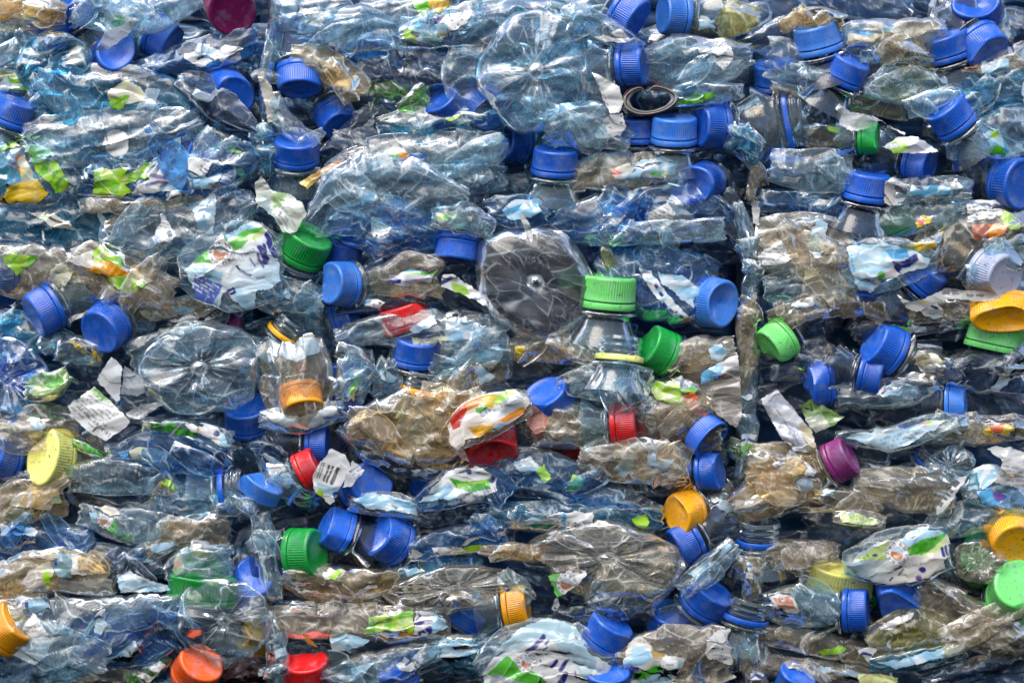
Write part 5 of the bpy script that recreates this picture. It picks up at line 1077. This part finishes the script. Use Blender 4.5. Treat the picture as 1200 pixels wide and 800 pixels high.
D('shiny bluish lower half of the big folded bottle base', 742, 682, 56, 36, 26, 'm', -20, 5, 14, 40, amp=1.3)
S('small label with a round seal and green edge hanging on the big stained base', [(642, 674), (662, 670), (668, 664), (686, 668), (688, 674), (676, 686), (662, 696), (652, 700)], 52, [('f', 'white'), ('p', [(640, 672), (656, 672), (664, 700), (650, 702)], 'green'), ('s', 664, 684, 12), ('e', 672, 670, 2.5, 2, 'navy'), ('e', 681, 670, 3, 1.6, 'navy')], (0, 0), .5)
S('white twisted ribbon below the small seal label', [(650, 700), (655, 700), (656, 708), (652, 716), (646, 714)], 44, plain('white', ('e', 650, 712, 2, 2, 'navy')))
B('smooth flap with a light blue edge right of the big stained base', [(796, 694, 13), (830, 668, 19), (862, 636, 11)], 36, 12, 'm', [([(808, 672), (826, 656), (850, 634), (858, 640), (836, 662), (814, 678)], frost(('p', R(803, 674, 811, 681), 'navy')))])
B('dark blue shaded fold below the big stained base', [(648, 716, 8), (700, 722, 12), (768, 714, 8)], 22, 10, 'd')
C_('tilted blue cap below the crushed orange cap, left of the joint', 804, 638, 207, 16, 'blue', 25, 16, '', body='d')
C_('blue cap tipped up at the lower right of the big stained base', 828, 701, 52, 30, 'blue', 28, 14, '', body='c')
C_('blue cap half covered by clear film, left of the tipped one', 786, 728, 80, 40, 'blue', 26, -4, '', body='d')
C_('blue cap on a dark neck right of the scattered letters label', 712, 742, 58, 22, 'blue', 28, 22, '', body='d')
C_('blue cap cut by the bottom edge between the two lower labels', 712, 797, 90, 40, 'blue', 26, 30, '', body='d')
C_('blue cap in the lower corner by the joint, under the ingredients label', 830, 800, 40, 35, 'shaded_blue', 25, 10, 'd', body='d')

# ================================================================== right bale, bottom rows
B('brownish clear bottle above the label with the round seal, lower right', [(862, 662, 12), (920, 650, 21), (984, 650, 14)], 20, 14, 'w')
HR = [('g', (.30, .40, .46), (.70, .66, .60), 1010, 660, 1060, 668), ('p', [(1000, 655), (1040, 634), (1060, 640), (1046, 656)], (.42, .56, .16)), ('p', [(1056, 632), (1080, 616), (1110, 626), (1088, 632), (1062, 640)], 'pale'), ('t', 1064, 632, -18, 5, 'FOR 1', 'sky', 1.0), ('t', 1070, 626, -18, 4.5, 'NIEDER', 'sky', .9),
      ('p', [(1060, 644), (1080, 632), (1112, 624), (1104, 632), (1082, 650), (1064, 650)], 'green'), ('p', [(1082, 650), (1104, 632), (1110, 630), (1104, 644), (1086, 652)], 'leaf'), ('s', 1051, 648, 14), ('t', 1008, 658, -25, 6, 'ist', 'dgreen', 1.1), ('e', 1025, 650, 4, 2.5, 'navy'), ('t', 1056, 666, -12, 4.6, 'vitamin', 'grey', 1.0), ('l', [(1053, 674), (1058, 668)], 1.8, 'black'), ('l', [(1043, 680), (1046, 677)], 2, 'black'),
      ('l', [(1104, 642), (1106, 650)], 4, 'navy'), ('l', [(1108, 640), (1110, 648)], 3, 'navy'), ('e', 1080, 668, 5, 4.5, 'navy'), ('e', 1076, 677, 4, 4, 'purple'), ('e', 1103, 672, 6, 3, 'navy')]
B('bottle in a green, white and slate label with a round seal, lower right', [(988, 660, 14), (1020, 656, 28), (1064, 650, 38), (1114, 642, 26)], 38, 14, 'c',
  [([(992, 664), (1006, 648), (1030, 634), (1056, 630), (1078, 616), (1114, 626), (1112, 644), (1108, 672), (1094, 682), (1076, 682), (1040, 686), (1010, 678)], HR)], big=.55, small=.6)
B('clear bottle with a torn reddish photo label left of the ringed blue cap, lower right', [(892, 706, 13), (920, 709, 25), (958, 710, 25), (984, 712, 20)], 24, 18, 'c',
  [([(898, 700), (912, 694), (932, 700), (938, 714), (924, 726), (906, 718)], [('f', (.62, .60, .54)), ('p', [(906, 700), (926, 698), (932, 712), (914, 716)], (.45, .17, .10)), ('e', 926, 722, 10, 5, 'cream')])])
B('upper brown pressed bottle layer at the bottom of the right bale', [(884, 752, 13), (960, 754, 15), (1066, 764, 12)], 16, 12, 'w', asp=1.8)
B('lowest brown and grey bottle layers along the bottom of the right bale', [(886, 782, 13), (960, 786, 13), (1044, 784, 11)], 12, 12, 'w', asp=1.8)
B('yellowish faceted bottle below the crushed blue cap, lower right', [(1014, 748, 13), (1060, 736, 28), (1110, 734, 19)], 24, 14, 'v',
  [([(1030, 730), (1058, 720), (1072, 716), (1068, 726), (1046, 736), (1034, 738)], [('f', (.66, .64, .6), .8)])])
B('large grey bottle of flat facets left of the light green cap', [(1076, 690, 17), (1120, 722, 34), (1170, 740, 32), (1206, 750, 20)], 22, 18, 'w', asp=.8)
B('teal blue pressed film above the bottom edge, lower right', [(1020, 778, 8), (1080, 772, 14), (1132, 760, 9)], 26, 10, 't',
  [([(1026, 776), (1060, 770), (1090, 762), (1124, 752), (1128, 762), (1096, 774), (1050, 784)], frost())])
B('dark grey bottle layer in the bottom right corner', [(1078, 796, 14), (1140, 786, 15), (1206, 780, 14)], 14, 12, 'd', asp=1.6)
B('clear bottle fold over the green ringed mouth, right edge', [(1086, 622, 14), (1130, 605, 24), (1186, 596, 22)], 16, 14, 'c', [([(1172, 620), (1184, 610), (1192, 612), (1188, 624), (1176, 626)], plain('green'))])
B('small bottle corner with a lettered lime label above the seal label', [(976, 606, 8), (1008, 608, 13), (1038, 612, 9)], 32, 10, 'w',
  [([(982, 602), (990, 598), (1016, 604), (1032, 608), (1028, 618), (1006, 620), (986, 612)], [('f', 'leaf'), ('p', [(980, 606), (990, 612), (1000, 622), (984, 616)], 'green'), ('t', 988, 605, 10, 4.5, 'FRUITGEHALTE', 'dgreen', .9), ('t', 1004, 616, 8, 5, '15 0', 'dgreen', 1.0)]), ([(988, 614), (1004, 618), (1002, 630), (992, 624)], plain((.5, .28, .16)))])
S('lime yellow torn strip along the bottom edge of the right bale', [(1004, 790), (1030, 788), (1054, 794), (1050, 802), (1008, 802)], 30, [('f', 'leaf'), ('v', 20, 9, 'yellow', .5)])
B('tall grey film in the joint at the bottom, under the blue ring neck', [(868, 740, 8), (880, 772, 13), (888, 808, 15)], 16, 12, 'w')
B('upright crumpled film in the joint above the blue ring neck', [(872, 650, 10), (880, 676, 13), (884, 704, 12)], 18, 12, 'w')
C_('clear neck with a blue ring standing in the joint at the bottom', 876, 712, 75, 14, 'blue', 27, 18, 'r', body='d', blen=50, bang=-80)
C_('clear bottle mouth with a blue ring under the crumpled bottle end at the joint', 890, 622, 88, 16, 'blue', 27, 10, 'r', body='d', blen=50)
C_('blue edge of a cap below the blue ring mouth at the joint', 882, 655, 70, 20, 'shaded_blue', 24, -14, '', sq=.6, body='d')
C_('yellow cap peeping out under the seal label, lower right', 985, 680, 80, 36, 'yellow', 30, 6, '', sq=.6, body='d')
C_('blue cap with a wide ring gap lying sideways, lower right', 1003, 715, 0, 8, 'blue', 24, 20, '', body='')
C_('crushed smooth blue cap below the seal label, lower right', 1050, 700, -95, 50, 'blue', 30, 10, 'c', body='d')
C_('orange cap cut by the right edge, above the light green cap', 1187, 628, -70, 56, 'orange', 29, 14, '', body='d')
D('clear wrinkled disc of a bottle mouth rimmed in green, right edge', 1147, 657, 31, 25, 20, 'w', 0, 4, 6, 24, amp=1.2)
C_('green rim behind the clear wrinkled disc, right edge', 1147, 650, 90, 60, 'dgreen', 32, -6, '', body='d')
C_('glossy light green cap at the right edge, lower right', 1191, 693, 60, 60, 'lgreen', 34, 16, 'k', body='d')
C_('blue cap just showing at the bottom edge of the right bale', 934, 797, 70, 40, 'blue', 24, 12, '', body='d')
C_('dark green cap sliver between the yellow cap and the blue ones, lower right', 1016, 690, 30, 30, 'dgreen', 22, -14, '', body='d')

# flattened tube mouth (dark, red edged) above the three blue caps
def tube_mouth():
    cx, cy = 762, 117; c = wpt(cx, cy, 24)
    root = empty('flattened_sleeve', c); tag(root, 'flattened grey tube mouth with a dark hollow and a red edge, above three blue caps', 'sleeve')
    th = np.linspace(0, 2 * math.pi, 160, endpoint=False)
    px = 32 * np.cos(th); py = 17 * np.sin(th) * (1 - .12 * np.cos(th)) + 6.5 * np.exp(-((px + 4) / 5.5) ** 2) * (np.sin(th) < 0) - 2.0 * np.cos(th)
    def shell(sc0, sc1, name, col, d0, d1):
        loops = []
        for sc, d in ((sc0, d1), (sc0, d0), ((sc0 + sc1) / 2, d0 + 1.2), (sc1, d0), (sc1, d1)):
            k = 1 + sc / 22.0
            loops.append(np.stack([cx + px * k + .4 * np.sin(th * 9 + sc), cy + py * k * 1.0, 24 + d + 0 * th + 1.0 * np.sin(th * 3)], -1))
        P = np.stack(loops)
        link(name, mesh_from_grid(name, W(P), closed_v=True, attrs={'crease': np.zeros(P.shape[:2]), 'dirt': np.zeros(P.shape[:2])}), CAPM, root, c, col)
    shell(0, -2.2, 'outer_layer', (.24, .21, .19, 1), 8, -50)
    shell(-2.2, -5.6, 'lining', (.16, .145, .135, 1), 5, -50)
    shell(1.6, .5, 'red_edge', (.22, .03, .03, 1), 2, -50)
tube_mouth()

# ------------------------------------------------------------------ what fills the bales behind the front row
def mass():
    rs = np.random.RandomState(5)
    V, Q, A1, A2 = [], [], [], []
    n = 0
    k = 0
    for row in range(-1, 20):
        for colm in range(-1, 11):
            k += 1
            x = colm * 125 + (row % 2) * 60 + rs.uniform(-25, 25); y = row * 43 + rs.uniform(-10, 10)
            if abs(x - 872) < 40 and rs.rand() < .5: continue
            a = rs.uniform(-.3, .3); L = rs.uniform(55, 85); h = rs.uniform(20, 34)
            sp = [(x - L * math.cos(a), y - L * math.sin(a), h * .6), (x, y + rs.uniform(-6, 6), h), (x + L * math.cos(a), y + L * math.sin(a), h * .6)]
            sh = Shell(sp, -50 + rs.uniform(-14, 10), 18, 3000 + k)
            nn = int(sh.L / 3.2) + 1; mm = int(2 * h / 3.2) + 1
            s, v = np.meshgrid(np.linspace(0, 1, nn), np.linspace(-1, 1, mm), indexing='ij')
            P, cr, di, _ = sh.eval(s, v)
            idx = np.arange(nn * mm).reshape(nn, mm) + n
            Q.append(np.stack([idx[:-1, :-1], idx[1:, :-1], idx[1:, 1:], idx[:-1, 1:]], -1).reshape(-1, 4))
            V.append(W(P).reshape(-1, 3)); A1.append(cr.ravel()); A2.append(di.ravel()); n += nn * mm
    me = make_mesh('crushed_bottles', np.concatenate(V), np.concatenate(Q), {'crease': np.concatenate(A1), 'dirt': np.concatenate(A2)})
    o = link('crushed_bottles', me, FILM, None, wpt(600, 400, -48), (.40, .55, .70, .05))  # dim bluish tint paints in the shade behind the front row
    tag(o, 'mass of crushed bottles packed behind the front row of the bales', 'bottles', None, 'stuff')
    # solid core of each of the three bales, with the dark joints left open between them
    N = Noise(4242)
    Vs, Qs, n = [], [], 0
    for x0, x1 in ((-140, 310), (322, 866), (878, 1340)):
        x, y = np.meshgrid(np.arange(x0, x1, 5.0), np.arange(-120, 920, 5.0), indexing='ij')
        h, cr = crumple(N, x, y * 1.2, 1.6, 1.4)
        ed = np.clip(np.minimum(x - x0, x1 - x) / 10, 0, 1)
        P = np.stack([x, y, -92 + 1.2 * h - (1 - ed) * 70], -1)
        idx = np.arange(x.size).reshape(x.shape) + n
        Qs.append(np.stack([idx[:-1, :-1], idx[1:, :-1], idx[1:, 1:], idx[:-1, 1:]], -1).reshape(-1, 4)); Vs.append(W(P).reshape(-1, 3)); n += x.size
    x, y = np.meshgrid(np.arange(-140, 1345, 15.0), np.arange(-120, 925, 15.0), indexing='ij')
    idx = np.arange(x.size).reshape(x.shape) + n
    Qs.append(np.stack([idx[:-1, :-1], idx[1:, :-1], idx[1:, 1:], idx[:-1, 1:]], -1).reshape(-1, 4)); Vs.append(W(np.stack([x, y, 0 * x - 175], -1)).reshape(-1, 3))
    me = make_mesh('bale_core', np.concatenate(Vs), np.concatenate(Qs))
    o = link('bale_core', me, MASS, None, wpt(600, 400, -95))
    tag(o, 'packed plastic deep inside the bales, blue shadow in its colour', 'plastic', None, 'stuff')
mass()

# ------------------------------------------------------------------ light and camera
def setup():
    w = bpy.data.worlds.new('World'); scene.world = w; w.use_nodes = True
    nt = w.node_tree; bg = nt.nodes['Background']
    sky = nt.nodes.new('ShaderNodeTexSky'); sky.sky_type = 'NISHITA'; sky.sun_disc = False
    el, az = math.radians(SUN_EL), math.radians(SUN_AZ)        # az measured from straight behind the camera, positive to the right
    sky.sun_elevation = el; sky.sun_rotation = math.radians(180) - az
    sky.air_density = 1.0; sky.dust_density = 2.0
    nt.links.new(sky.outputs[0], bg.inputs[0]); bg.inputs[1].default_value = SKY
    l = bpy.data.lights.new('sun', 'SUN'); l.energy = SUN; l.angle = math.radians(SUN_ANGLE); l.color = (1.0, .95, .87)
    o = bpy.data.objects.new('sun', l); COL.objects.link(o)
    import mathutils
    d = mathutils.Vector((math.sin(az) * math.cos(el), -math.cos(az) * math.cos(el), math.sin(el)))   # towards the sun
    o.rotation_euler = d.to_track_quat('Z', 'Y').to_euler(); o.location = d * 5
    cam = bpy.data.cameras.new('camera'); co = bpy.data.objects.new('camera', cam); COL.objects.link(co)
    co.location = (0, -DIST * U, ZC); co.rotation_euler = (math.radians(90), 0, 0)
    cam.sensor_width = 36; cam.lens = 36 * DIST / 1200.0; cam.clip_start = .05; cam.clip_end = 200
    scene.camera = co
    scene.view_settings.view_transform = 'Standard'; scene.view_settings.look = 'None'
    scene.view_settings.exposure = EXPOSURE; scene.view_settings.gamma = 1
    c = scene.cycles
    c.max_bounces = 8; c.diffuse_bounces = 3; c.glossy_bounces = 3; c.transmission_bounces = 4; c.transparent_max_bounces = 16
    c.use_denoising = True; c.adaptive_threshold = .02; c.use_adaptive_sampling = True
    c.caustics_reflective = False; c.caustics_refractive = False; c.sample_clamp_indirect = 6
SUN_EL, SUN_AZ, SUN, SUN_ANGLE, SKY, EXPOSURE = 56, -22, 1.8, 40, .13, 0.9
setup()
